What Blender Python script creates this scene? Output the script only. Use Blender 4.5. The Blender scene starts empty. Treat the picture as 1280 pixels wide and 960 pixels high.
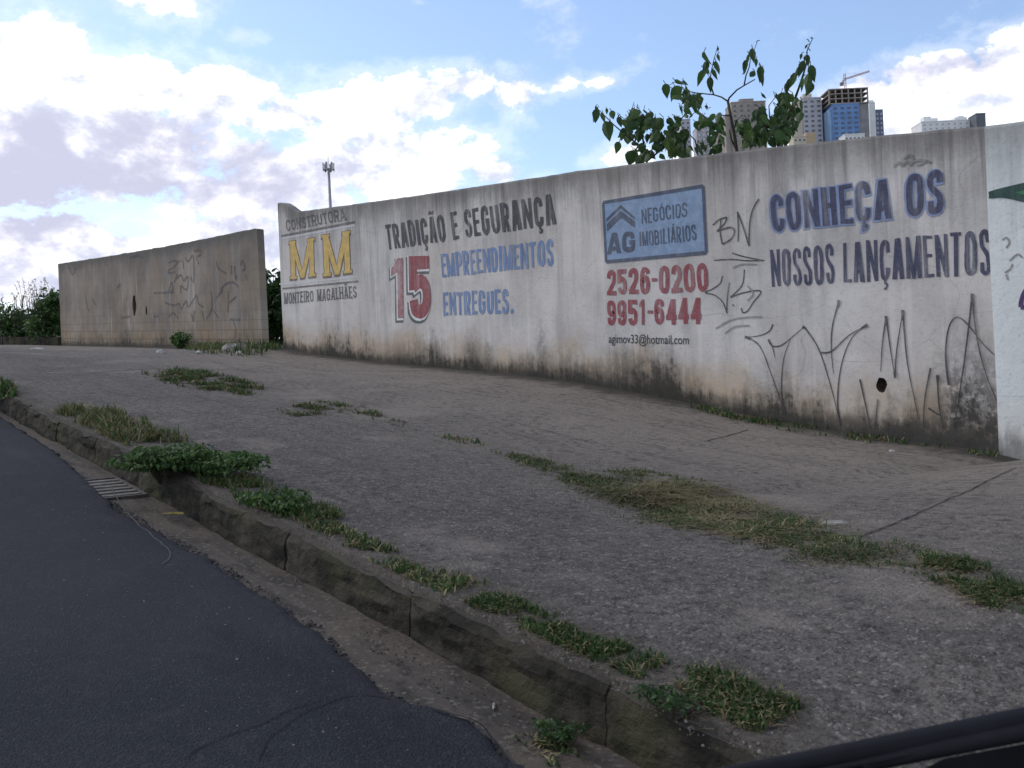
import bpy, bmesh, math, random
import numpy as np
from mathutils import Vector, Matrix, noise as mnoise

random.seed(7); RNG = np.random.default_rng(7)
sc = bpy.context.scene
C = sc.collection
R_ = math.radians

# ------------------------------------------------------------------ camera
# world: X runs along the street (right in the picture), Y towards the wall, Z up; metres
CAM = Vector((0, 0, 1.2))
FPX, CX, CY = 1244.0, 640.0, 480.0          # focal length and centre in pixels of the 1280 x 960 photograph
ROLL = math.atan(0.045)
FW = Vector((-0.797, 0.604, 0)).normalized()
RT = Vector((0.604, 0.797, 0)).normalized()
UP = Vector((0, 0, 1))
cd = bpy.data.cameras.new('camera'); cam = bpy.data.objects.new('camera', cd); C.objects.link(cam)
cr, sr = math.cos(ROLL), math.sin(ROLL)
rc = cr * RT - sr * UP
uc = sr * RT + cr * UP
M = Matrix((rc, uc, -FW)).transposed().to_4x4(); M.translation = CAM
cam.matrix_world = M
cd.sensor_width = 36; cd.lens = 36 * FPX / 1280
cd.clip_start = 0.02; cd.clip_end = 6000
cd.dof.use_dof = True; cd.dof.focus_distance = 9.0; cd.dof.aperture_fstop = 11
sc.camera = cam

def ray(u, v):
    du, dv = u - CX, v - CY
    r = (cr * du - sr * dv) / FPX; d = (sr * du + cr * dv) / FPX
    return FW + RT * r - UP * d

# ------------------------------------------------------------------ node helper
class NB:
    def __init__(s, nt): s.t = nt; s.L = nt.links.new
    def n(s, kind, **kw):
        x = s.t.nodes.new(kind)
        for k, v in kw.items(): setattr(x, k, v)
        return x
    def put(s, sock, v):
        if isinstance(v, bpy.types.NodeSocket): s.L(v, sock)
        elif v is not None:
            if sock.type == 'RGBA' and len(v) == 3: v = (*v, 1)
            sock.default_value = v
    def m(s, op, a, b=None, c=None, clamp=False):
        x = s.n('ShaderNodeMath', operation=op, use_clamp=clamp)
        s.put(x.inputs[0], a)
        if b is not None: s.put(x.inputs[1], b)
        if c is not None: s.put(x.inputs[2], c)
        return x.outputs[0]
    def vm(s, op, a, b=None):
        x = s.n('ShaderNodeVectorMath', operation=op); s.put(x.inputs[0], a)
        if b is not None: s.put(x.inputs[1], b)
        return x.outputs['Value'] if op in ('DOT_PRODUCT', 'LENGTH') else x.outputs[0]
    def noise(s, vec, scale, detail=4, rough=.55, dist=0):
        x = s.n('ShaderNodeTexNoise'); s.put(x.inputs['Vector'], vec)
        x.inputs['Scale'].default_value = scale; x.inputs['Detail'].default_value = detail
        x.inputs['Roughness'].default_value = rough; x.inputs['Distortion'].default_value = dist
        return x.outputs['Fac']
    def vor(s, vec, scale, feature='F1', rnd=1):
        x = s.n('ShaderNodeTexVoronoi', feature=feature); s.put(x.inputs['Vector'], vec)
        x.inputs['Scale'].default_value = scale; x.inputs['Randomness'].default_value = rnd
        return x
    def step(s, v, a, b):              # smooth 0..1 as v runs from a to b (a may exceed b)
        x = s.n('ShaderNodeMapRange', interpolation_type='SMOOTHSTEP'); s.put(x.inputs[0], v)
        if a <= b:
            x.inputs[1].default_value = a; x.inputs[2].default_value = b
        else:
            x.inputs[1].default_value = b; x.inputs[2].default_value = a
            x.inputs[3].default_value = 1; x.inputs[4].default_value = 0
        return x.outputs[0]
    def mix(s, f, a, b, mode='MIX'):
        x = s.n('ShaderNodeMix', data_type='RGBA', blend_type=mode)
        s.put(x.inputs[0], f); s.put(x.inputs[6], a); s.put(x.inputs[7], b)
        return x.outputs[2]
    def scale(s, vec, sx, sy, sz=1):
        x = s.n('ShaderNodeMapping'); s.put(x.inputs[0], vec); x.inputs['Scale'].default_value = (sx, sy, sz)
        return x.outputs[0]
    def bump(s, h, strength, dist, normal=None):
        x = s.n('ShaderNodeBump'); x.inputs['Strength'].default_value = strength; x.inputs['Distance'].default_value = dist
        s.put(x.inputs['Height'], h)
        if normal is not None: s.put(x.inputs['Normal'], normal)
        return x.outputs[0]

def newmat(name):
    m = bpy.data.materials.new(name); m.use_nodes = True
    nb = NB(m.node_tree); p = m.node_tree.nodes['Principled BSDF']
    p.inputs['Specular IOR Level'].default_value = 0.25
    return m, nb, p

# ------------------------------------------------------------------ sky, sun, exposure
SUN_DIR = Vector((-0.78, -0.30, 0.62)).normalized()
w = bpy.data.worlds.new('World'); sc.world = w; w.use_nodes = True
nb = NB(w.node_tree); bg = w.node_tree.nodes['Background']
sky = nb.n('ShaderNodeTexSky', sky_type='NISHITA'); sky.sun_disc = False
sky.sun_elevation = math.asin(SUN_DIR.z); sky.sun_rotation = math.atan2(SUN_DIR.x, SUN_DIR.y)
sky.air_density = 1.0; sky.dust_density = 0.6; sky.ozone_density = 1.6
D = nb.n('ShaderNodeTexCoord').outputs['Generated']
fz = nb.n('ShaderNodeSeparateXYZ'); nb.L(D, fz.inputs[0])
az = nb.m('ARCTAN2', nb.vm('DOT_PRODUCT', D, tuple(RT)), nb.vm('DOT_PRODUCT', D, tuple(FW)))
el = nb.m('ARCSINE', fz.outputs[2])
def azel(u, v):
    d = ray(u, v).normalized(); return math.atan2(d.dot(RT), d.dot(FW)), math.asin(d.z)
def blobs(lst):
    tot = None
    for (u, v, ru, rv, wt) in lst:
        a, e = azel(u, v)
        qa = nb.m('MULTIPLY', nb.m('SUBTRACT', az, a), FPX / ru)
        qe = nb.m('MULTIPLY', nb.m('SUBTRACT', el, e), FPX / rv)
        q = nb.m('ADD', nb.m('MULTIPLY', qa, qa), nb.m('MULTIPLY', qe, qe))
        g = nb.m('MULTIPLY', nb.m('POWER', 2.718, nb.m('MULTIPLY', q, -1.0)), wt)
        tot = g if tot is None else nb.m('MAXIMUM', tot, g) if wt > 0 else nb.m('ADD', tot, g)
    return tot
cvec = nb.vm('MULTIPLY', D, (1, 1, 1.6))
n1 = nb.noise(cvec, 8.0, 12, .62, .15)
n2 = nb.noise(cvec, 26.0, 10, .65, .1)
n1b = nb.noise(nb.vm('ADD', cvec, (-.012, -.006, .022)), 8.0, 12, .62, .15)      # the same field a little nearer the sun, for the clouds' own relief
relief = nb.m('SUBTRACT', n1, n1b)
n3 = nb.noise(nb.vm('ADD', cvec, (3.1, 1.7, .4)), 2.6, 6, .55, .3)
CLOUDS = [(200, 0, 80, 34, 1.15), (70, 45, 90, 32, 1.15), (40, 90, 120, 50, 1.2), (150, 95, 110, 45, 1.05), (265, 125, 110, 48, 1.05), (360, 150, 90, 45, .95), (110, 190, 220, 80, 1.4), (320, 230, 220, 75, 1.15),
          (440, 150, 110, 60, .95), (520, 125, 90, 36, .98), (585, 105, 70, 30, 1.0), (650, 116, 55, 30, 1.15), (700, 108, 50, 18, .9), (745, 104, 36, 11, .85), (490, 215, 120, 70, 1.1), (560, 190, 80, 50, .85),
          (612, 216, 42, 17, .95), (90, 330, 300, 90, 1.15), (330, 330, 220, 100, 1.1), (-200, 200, 260, 220, 1.2), (400, 90, 60, 20, .62), (300, 45, 50, 14, .6),
          (1170, 160, 170, 55, 1.45), (1085, 125, 55, 42, 1.25), (1020, 150, 60, 40, 1.1), (1275, 75, 60, 55, 1.25), (1150, 92, 95, 30, 1.1), (785, 197, 50, 20, .95), (870, 190, 60, 22, .8), (1500, 120, 250, 170, 1.2)]
HOLES = [(250, 205, 50, 12, .0)]
dens = blobs(CLOUDS)
dens = nb.m('ADD', dens, nb.m('MULTIPLY', nb.m('SUBTRACT', n1, .5), 2.6))
dens = nb.m('ADD', dens, nb.m('MULTIPLY', nb.m('SUBTRACT', n2, .5), 1.0))
gen = nb.step(nb.m('ABSOLUTE', az), .65, 1.1)          # the rest of the sky, outside the picture: broken cloud, its cover raised to light the wall
dens = nb.m('ADD', dens, nb.m('MULTIPLY', gen, nb.m('ADD', nb.m('MULTIPLY', nb.m('SUBTRACT', n3, .5), 3.0), .62)))
cover = nb.step(dens, .55, .82)
thin = nb.m('MULTIPLY', nb.step(dens, .15, .6), .25)
cover = nb.m('MAXIMUM', cover, thin)
GREY = [(180, 200, 240, 70, .8), (420, 215, 90, 30, .55), (200, 120, 60, 18, .35), (110, 225, 190, 60, 1.0), (60, 270, 140, 60, 1.0), (270, 235, 120, 42, .95), (350, 215, 70, 28, .7), (250, 285, 110, 35, .85), (60, 190, 90, 50, .85),
        (390, 290, 80, 25, .6), (1150, 92, 100, 24, .75), (30, 360, 90, 20, .5), (-200, 230, 200, 120, .8)]
shade = blobs(GREY)
shade = nb.m('ADD', shade, nb.m('MULTIPLY', nb.m('SUBTRACT', nb.noise(cvec, 9.0, 7, .55, .3), .5), 1.7))
shade = nb.m('ADD', shade, nb.m('MULTIPLY', relief, -2.5))
shade = nb.step(shade, .12, 1.0)
ccol = nb.mix(shade, nb.mix(nb.step(relief, .07, -.12), (1.02, 1.02, 1.05, 1), (.56, .60, .73, 1)), (.49, .50, .635, 1))
SKYK = .125
skyc = nb.mix(1.0, sky.outputs[0], (SKYK, SKYK, SKYK * 1.05, 1), 'MULTIPLY')
lift = nb.mix(1.0, skyc, (.055, .07, .10, 1), 'ADD')
allc = nb.mix(cover, lift, ccol)
nb.L(allc, bg.inputs['Color']); bg.inputs['Strength'].default_value = 1.0

sl = bpy.data.lights.new('sun', 'SUN'); sl.energy = 1.0; sl.angle = R_(12); sl.color = (1, .95, .87)
sun = bpy.data.objects.new('sun', sl); C.objects.link(sun); sun.location = (-30, 12, 30)
sun.rotation_euler = SUN_DIR.to_track_quat('Z', 'Y').to_euler()
sc.view_settings.view_transform = 'Standard'; sc.view_settings.look = 'None'
sc.view_settings.exposure = 0.42; sc.view_settings.gamma = 1; sc.view_settings.use_curve_mapping = False

# ------------------------------------------------------------------ object helpers
def tag(o, label=None, cat=None, group=None, kind=None):
    if label: o['label'] = label
    if cat: o['category'] = cat
    if group: o['group'] = group
    if kind: o['kind'] = kind
    return o
def empty(name, loc):
    o = bpy.data.objects.new(name, None); C.objects.link(o); o.location = loc; o.empty_display_size = .2; return o
def wpos(o):
    p = Vector(o.location)
    while o.parent: o = o.parent; p += Vector(o.location)
    return p
def mesh(name, verts, faces, mats, parent=None, origin=None, uvs=None, fmat=None, smooth=False):
    """vertices in world coordinates; the object's origin goes to `origin` (default: its parent's place)"""
    base = wpos(parent) if parent else Vector((0, 0, 0))
    org = Vector(origin) if origin is not None else base
    me = bpy.data.meshes.new(name)
    V = np.asarray([tuple(v) for v in verts], float) - np.array(org)
    me.from_pydata(V.tolist(), [], [tuple(f) for f in faces])
    for m in (mats if isinstance(mats, (list, tuple)) else [mats]): me.materials.append(m)
    if fmat is not None: me.polygons.foreach_set('material_index', np.asarray(fmat, np.int32))
    if uvs:
        for nm, arr in uvs.items():
            lay = me.uv_layers.new(name=nm); idx = np.zeros(len(me.loops), np.int32)
            me.loops.foreach_get('vertex_index', idx)
            lay.data.foreach_set('uv', np.asarray(arr, np.float32)[idx].ravel())
    if smooth: me.polygons.foreach_set('use_smooth', np.ones(len(me.polygons), bool))
    me.update()
    o = bpy.data.objects.new(name, me); C.objects.link(o)
    if parent: o.parent = parent
    o.location = org - base
    return o
class MB:
    def __init__(s): s.v = []; s.f = []; s.m = []
    def add(s, vs, fs, mi=0):
        b = len(s.v); s.v += [Vector(x) for x in vs]; s.f += [tuple(b + i for i in f) for f in fs]; s.m += [mi] * len(fs)
    def box(s, c, ax, ay, az_, mi=0):   # centre and three half-axis vectors
        c = Vector(c); ax, ay, az_ = Vector(ax), Vector(ay), Vector(az_)
        vs = [c + ax * i + ay * j + az_ * k for k in (-1, 1) for j in (-1, 1) for i in (-1, 1)]
        s.add(vs, [(0, 2, 3, 1), (4, 5, 7, 6), (0, 1, 5, 4), (1, 3, 7, 5), (3, 2, 6, 7), (2, 0, 4, 6)], mi)
    def aabox(s, x0, x1, y0, y1, z0, z1, mi=0):
        s.box(((x0 + x1) / 2, (y0 + y1) / 2, (z0 + z1) / 2), ((x1 - x0) / 2, 0, 0), (0, (y1 - y0) / 2, 0), (0, 0, (z1 - z0) / 2), mi)
    def tube(s, pts, rad, n=8, mi=0, caps=True):
        pts = [Vector(p) for p in pts]; rads = rad if isinstance(rad, (list, tuple)) else [rad] * len(pts)
        rings = []
        for i, p in enumerate(pts):
            t = (pts[min(i + 1, len(pts) - 1)] - pts[max(i - 1, 0)]).normalized()
            a = t.orthogonal().normalized() if i == 0 else (pa - t * pa.dot(t)).normalized()
            pa = a; b = t.cross(a)
            rings.append([p + (a * math.cos(2 * math.pi * k / n) + b * math.sin(2 * math.pi * k / n)) * rads[i] for k in range(n)])
        vs = [v for r in rings for v in r]; fs = []
        for i in range(len(pts) - 1):
            for k in range(n):
                k2 = (k + 1) % n; fs.append((i * n + k, i * n + k2, (i + 1) * n + k2, (i + 1) * n + k))
        if caps: fs += [tuple(range(n))[::-1], tuple((len(pts) - 1) * n + k for k in range(n))]
        s.add(vs, fs, mi)
    def build(s, name, mats, parent=None, origin=None, smooth=False):
        return mesh(name, s.v, s.f, mats, parent, origin, fmat=s.m, smooth=smooth)
def copy_tree(o, parent=None):
    kids = list(o.children); c = o.copy(); C.objects.link(c); c.parent = parent
    for k in kids: copy_tree(k, c)
    return c
def inpoly(P, poly):
    x, y = P[:, 0], P[:, 1]; r = np.zeros(len(P), bool); j = len(poly) - 1
    for i in range(len(poly)):
        xi, yi = poly[i]; xj, yj = poly[j]
        r ^= ((yi > y) != (yj > y)) & (x < (xj - xi) * (y - yi) / (yj - yi + 1e-12) + xi); j = i
    return r

# ------------------------------------------------------------------ terrain shape
_s = np.linspace(-400, 1500, 19001)
_sl = np.interp(_s, [-60, -25, 13, 18, 45, 90], [0, .116, .116, .065, .065, .0])
_gz = np.concatenate([[0], np.cumsum((_sl[1:] + _sl[:-1]) / 2 * np.diff(_s))]); _gz -= np.interp(0, _s, _gz)
def groad(X): return np.interp(-np.asarray(X, float), _s, _gz)
KERB_Y = 1.76; KERB_H = 0.155; YW = 7.3
def on_plane(u, v, O, nrm):
    d = ray(u, v); t = (Vector(O) - CAM).dot(nrm) / d.dot(nrm); return CAM + d * t
WN = Vector((0, 1, 0)); WO = Vector((0, YW, 0))
def wallpt(u, v): return on_plane(u, v, WO, WN)
WBASE = [(356.5, 435.6), (392, 443), (449, 449.5), (500, 455), (580, 462), (642, 468), (699, 475), (720, 478), (807, 493), (895, 510), (965, 525), (1048, 539), (1135, 552), (1223, 563), (1254, 568), (1280, 575)]
WTOP = [(346.5, 254), (350, 253), (354, 253.5), (361, 258), (366, 262), (371, 264.5), (400, 261), (517, 245), (683, 220), (720, 214), (860, 196.5), (991, 181), (1105, 169), (1238, 157), (1280, 151.6)]
wb = [wallpt(*p) for p in WBASE]; wt = [wallpt(*p) for p in WTOP]
# second wall, further up the street
LA = CAM + ray(328, 437) * 19.8; LB = CAM + ray(77, 432) * 28.7
LE = Vector((LA.x - LB.x, LA.y - LB.y, 0)).normalized(); LN = Vector((-LE.y, LE.x, 0))
if LN.y < 0: LN = -LN
LO = Vector((LB.x, LB.y, 0)); LLEN = (Vector((LA.x, LA.y, 0)) - LO).length
bx = np.array([LB.x] + [LA.x] + [p.x for p in wb]); bz = np.array([LB.z] + [LA.z] + [p.z for p in wb])
bx = np.concatenate([[-80, -45], bx, [8, 30]])
bz = np.concatenate([[groad(-80) + .15, groad(-45) + .15], bz, [bz[-1] - .116 * (8 - bx[-1]), bz[-1] - .116 * (30 - bx[-1])]])
def zbase(X): return np.interp(X, bx, bz)
def ybase(X): return np.interp(X, [-80, LB.x, LA.x, -16.3, 30], [LB.y - .3, LB.y, LA.y, YW, YW])
def zside(X, Y):
    X = np.asarray(X, float); Y = np.asarray(Y, float)
    t = np.clip((Y - KERB_Y) / (ybase(X) - KERB_Y), 0, 1.0)
    z0 = groad(X) + KERB_H + .012; z1 = zbase(X)
    return z0 + (z1 - z0) * t + .018 * np.sin(X * 1.3 + Y * .9) * np.sin(Y * 2.1 - X * .6) * np.sin(np.pi * t)
def ground(u, v, f, it=40):
    d = ray(u, v); t = 3.0
    lo, hi = .3, 60.0
    for _ in range(60):
        mid = (lo + hi) / 2; p = CAM + d * mid
        if p.z > float(f(p.x, p.y)): lo = mid
        else: hi = mid
    return CAM + d * lo
def side(u, v): return ground(u, v, zside)
def road(u, v): return ground(u, v, lambda X, Y: groad(X))

# ------------------------------------------------------------------ materials
SMEARS = []
def uvn(nb, name): return nb.n('ShaderNodeUVMap', uv_map=name).outputs[0]
def wall_nodes(nb, base=(.60, .568, .545), dark=(.44, .415, .40), top=1.0, bottom=1.0, orange=1.0, streak=1.0, off=0.0, courses=False):
    smears = SMEARS
    uv = uvn(nb, 'Foot'); tv = uvn(nb, 'Top')
    if off: uv0 = uv; uv = nb.vm('ADD', uv, (off, 0, 0))
    su = nb.n('ShaderNodeSeparateXYZ'); nb.L(uv, su.inputs[0]); h = su.outputs[1]; uu = su.outputs[0]
    st = nb.n('ShaderNodeSeparateXYZ'); nb.L(tv, st.inputs[0]); td = st.outputs[1]
    blot = nb.noise(nb.scale(uv, 1, 1), 1.1, 7, .6)
    col = nb.mix(nb.step(blot, .36, .66), base, dark)
    warm = nb.noise(nb.scale(uv, 1, .7), .55, 4)
    col = nb.mix(nb.m('MULTIPLY', nb.step(warm, .45, .7), .35), col, (.58, .505, .43))
    f2 = nb.noise(uv, 26, 5, .65)
    col = nb.mix(nb.m('MULTIPLY', nb.step(f2, .52, .72), .32), col, (.22, .20, .19))
    # rain streaks running down from the coping
    s1 = nb.noise(nb.scale(uv, 5.5, .32), 1.0, 5, .62, .15); s2 = nb.noise(nb.scale(uv, 17, .5), 1.0, 4, .6, .1)
    tm = nb.step(nb.m('ADD', td, nb.m('MULTIPLY', nb.m('SUBTRACT', s1, .5), 2.2)), 1.5, .05)
    sm = nb.m('MULTIPLY', nb.m('ADD', nb.step(s1, .42, .68), nb.m('MULTIPLY', nb.step(s2, .5, .7), .6)), tm, clamp=True)
    col = nb.mix(nb.m('MULTIPLY', sm, .85 * streak), col, (.17, .16, .16))
    lm = nb.noise(nb.scale(uv, 2.6, .22), 1.0, 4, .6)
    col = nb.mix(nb.m('MULTIPLY', nb.step(lm, .50, .72), .55 * streak), col, (.27, .255, .25))
    pale = nb.noise(nb.vm('ADD', nb.scale(uv, 9, .5), (7, 3, 0)), 1.0, 3, .5)
    col = nb.mix(nb.m('MULTIPLY', nb.step(pale, .58, .74), .35 * streak), col, (.70, .65, .62))
    # dark coping band
    cb = nb.m('ADD', td, nb.m('MULTIPLY', nb.m('SUBTRACT', nb.noise(nb.scale(uv, 3.2, 2), 1.0, 6, .65), .5), .55))
    col = nb.mix(nb.m('MULTIPLY', nb.step(cb, .38, .0), .72 * top), col, (.115, .108, .10))
    # rising damp: ochre soil splash, then black mould
    nz = nb.noise(nb.scale(uv, 1.6, 1.6), 1.0, 6, .62)
    ov = nb.m('ADD', h, nb.m('MULTIPLY', nb.m('SUBTRACT', nz, .5), 1.1))
    col = nb.mix(nb.m('MULTIPLY', nb.step(ov, .60, .10), .58 * orange), col, (.40, .265, .13))
    k = nb.m('ADD', nb.m('MULTIPLY', nb.noise(nb.scale(uv, 9, 1.2), 1.0, 8, .72), .55), nb.m('MULTIPLY', nb.noise(uv, 6.5, 8, .72), .45)); kl = nb.noise(nb.scale(uv, .75, .2), 1.0, 3, .5)
    k2 = nb.noise(uv, 14, 5, .7)
    mv = nb.m('ADD', h, nb.m('MULTIPLY', nb.m('SUBTRACT', k, .5), 1.6))
    mv = nb.m('ADD', mv, nb.m('MULTIPLY', nb.m('SUBTRACT', kl, .5), 1.9))
    mv = nb.m('ADD', mv, nb.m('MULTIPLY', nb.m('SUBTRACT', k2, .5), .55))
    col = nb.mix(nb.m('MULTIPLY', nb.step(mv, .44, -.02), .62 * bottom), col, (.085, .075, .06))
    col = nb.mix(nb.m('MULTIPLY', nb.step(mv, .15, -.10), .85 * bottom), col, (.028, .027, .022))
    fo = nb.m('ADD', h, nb.m('MULTIPLY', nb.m('SUBTRACT', k, .5), .45))
    col = nb.mix(nb.m('MULTIPLY', nb.step(fo, .19, .02), .85 * bottom), col, (.03, .028, .022))
    for (X_, hw, hh, st_) in (smears if not off else ()):
        gx_ = nb.m('DIVIDE', nb.m('SUBTRACT', nb.m('ADD', uu, nb.m('MULTIPLY', nb.m('SUBTRACT', nz, .5), .35)), X_), hw)
        gm = nb.m('POWER', 2.718, nb.m('MULTIPLY', nb.m('MULTIPLY', gx_, gx_), -1.0))
        hm = nb.step(nb.m('ADD', h, nb.m('MULTIPLY', nb.m('SUBTRACT', k, .5), hh * 3.0)), hh * 1.1, hh * .45)
        gm = nb.m('MULTIPLY', nb.m('MULTIPLY', gm, hm), nb.m('ADD', .22, nb.m('MULTIPLY', nb.m('MULTIPLY', nb.step(k, .42, .54), nb.step(k2, .36, .56)), .9)), clamp=True)
        col = nb.mix(nb.m('MULTIPLY', gm, st_), col, (.055, .051, .045))
    # hairline cracks and flecks
    vr = nb.vor(nb.vm('ADD', uv, nb.n('ShaderNodeTexNoise').outputs['Color']), 1.1, 'DISTANCE_TO_EDGE').outputs['Distance']
    col = nb.mix(nb.m('MULTIPLY', nb.step(vr, .006, .001), .22), col, (.15, .14, .13))
    fl = nb.noise(uv, 70, 2, .5)
    col = nb.mix(nb.m('MULTIPLY', nb.step(fl, .70, .76), .5), col, (.12, .11, .10))
    if courses:      # block courses showing through the thin render, most of all low down
        br = nb.n('ShaderNodeTexBrick'); nb.put(br.inputs['Vector'], uv); br.inputs['Scale'].default_value = 1.0; br.inputs['Mortar Size'].default_value = .012; br.inputs['Brick Width'].default_value = .4; br.inputs['Row Height'].default_value = .2
        br.inputs['Color1'].default_value = (0, 0, 0, 1); br.inputs['Color2'].default_value = (.35, .35, .35, 1); br.inputs['Mortar'].default_value = (1, 1, 1, 1)
        lowm = nb.m('ADD', nb.m('MULTIPLY', nb.step(nb.m('ADD', h, nb.m('MULTIPLY', nz, 1.2)), 1.7, .5), .55), .10)
        col = nb.mix(nb.m('MULTIPLY', br.outputs[0], lowm), col, (.085, .07, .058))
    hgt = nb.m('ADD', nb.m('MULTIPLY', nb.noise(uv, 40, 6, .7), .5), nb.m('MULTIPLY', nb.noise(uv, 6, 4), 1.0))
    return col, nb.bump(hgt, .5, .012), uv, tv, h
def wall_mat(name, **kw):
    m, nb, p = newmat(name); col, nrm, *_ = wall_nodes(nb, **kw)
    nb.L(col, p.inputs['Base Color']); nb.L(nrm, p.inputs['Normal']); p.inputs['Roughness'].default_value = .92
    return m
def paint_mat(name, rgb, cover=.93, wear=.3, rgb2=None, **kw):
    m, nb, p = newmat(name); col, nrm, uv, tv, h = wall_nodes(nb, **kw)
    a = nb.noise(nb.vm('ADD', uv, (11, 5, 0)), 9, 6, .7); b = nb.noise(nb.scale(uv, 14, 1.2), 1, 4, .6); c = nb.noise(uv, 60, 3, .6)
    pc = nb.mix(nb.step(a, .4, .65), rgb, rgb2 if rgb2 else tuple(min(1, x * 1.25 + .015) for x in rgb))
    g = nb.m('ADD', nb.m('MULTIPLY', nb.step(b, .45, .75), wear), nb.m('MULTIPLY', nb.step(c, .55, .72), wear * .7))
    g = nb.m('ADD', g, nb.m('MULTIPLY', nb.step(a, .6, .75), wear * .6))
    al = nb.m('SUBTRACT', cover, g, clamp=True)
    nb.L(nb.mix(al, col, pc), p.inputs['Base Color']); nb.L(nrm, p.inputs['Normal']); p.inputs['Roughness'].default_value = .8
    return m
_wx = lambda u, v: wallpt(u, v).x
SMEARS += [(_wx(590, 440), .20, .62, .75), (_wx(612, 440), .12, .5, .7), (_wx(679, 430), .10, .85, .55), (_wx(500, 440), .5, .35, .6), (_wx(545, 445), .2, .4, .6), (_wx(655, 460), .25, .3, .7), (_wx(775, 470), .22, .45, .6),
           (_wx(820, 470), .45, .42, .5), (_wx(1215, 545), .30, .75, 1.0), (_wx(1225, 550), .22, .45, 1.0), (_wx(1218, 520), .24, 1.1, .6), (_wx(1120, 548), .4, .20, .8), (_wx(980, 520), .3, .16, .6), (_wx(730, 470), .5, .3, .7), (_wx(1150, 545), .3, .25, .8), (_wx(1050, 530), .6, .22, .6), (_wx(400, 435), .25, .3, .4), (_wx(1160, 230), .0001, .1, .0)]
SMEARS = SMEARS[:-1]
M_WALL = wall_mat('weathered_render')
M_WALL2 = wall_mat('weathered_block', base=(.235, .185, .14), dark=(.16, .135, .112), orange=.55, streak=.8, top=1.3, bottom=.9, off=40, courses=True)
M_WHITE = wall_mat('white_painted_render', base=(.70, .72, .71), dark=(.62, .64, .63), top=.7, orange=.3, streak=.5, bottom=.6, off=80)
BLACK = paint_mat('faded_black_paint', (.030, .029, .04), .93, .36)
GREYBLK = paint_mat('worn_black_paint', (.05, .048, .055), .86, .42)
THIN = paint_mat('thin_black_line_paint', (.06, .055, .055), .80, .3)
PALEGREY = paint_mat('pale_grey_paint', (.52, .52, .56), .6, .3)
BLUE = paint_mat('faded_blue_paint', (.085, .16, .33), .86, .42)
NAVY = paint_mat('navy_paint', (.032, .036, .08), .94, .3)
HALO = paint_mat('blue_halo_paint', (.10, .17, .37), .72, .25)
GOLD = paint_mat('gold_paint', (.50, .335, .085), .93, .16)
BROWN = paint_mat('brown_outline_paint', (.10, .065, .045), .85, .25)
RED = paint_mat('faded_red_paint', (.235, .035, .05), .94, .32, rgb2=(.26, .075, .085))
PINK = paint_mat('sun_bleached_red_paint', (.25, .06, .075), .88, .34, rgb2=(.34, .19, .20))
WHITEP = paint_mat('white_edge_paint', (.62, .62, .60), .8, .2)
SHADOW = paint_mat('grey_green_drop_paint', (.045, .06, .065), .88, .25)
SIGNBL = paint_mat('sky_blue_panel_paint', (.165, .25, .385), .90, .16)
SIGNDK = paint_mat('dark_blue_letter_paint', (.035, .055, .10), .90, .18)
SPRAY = paint_mat('black_spray_paint', (.032, .030, .033), .90, .34)
SPRAYF = paint_mat('faint_spray_paint', (.12, .11, .115), .62, .35)
SPRAYW2 = paint_mat('old_spray_on_block', (.045, .042, .05), .68, .45, base=(.235, .185, .14), dark=(.16, .135, .112), off=40)
GREENP = paint_mat('green_spray_paint', (.035, .16, .075), .95, .1)
GREENDK = paint_mat('dark_green_spray_paint', (.012, .05, .04), .95, .1)
PURPLE = paint_mat('purple_spray_paint', (.05, .03, .10), .95, .1)

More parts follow.
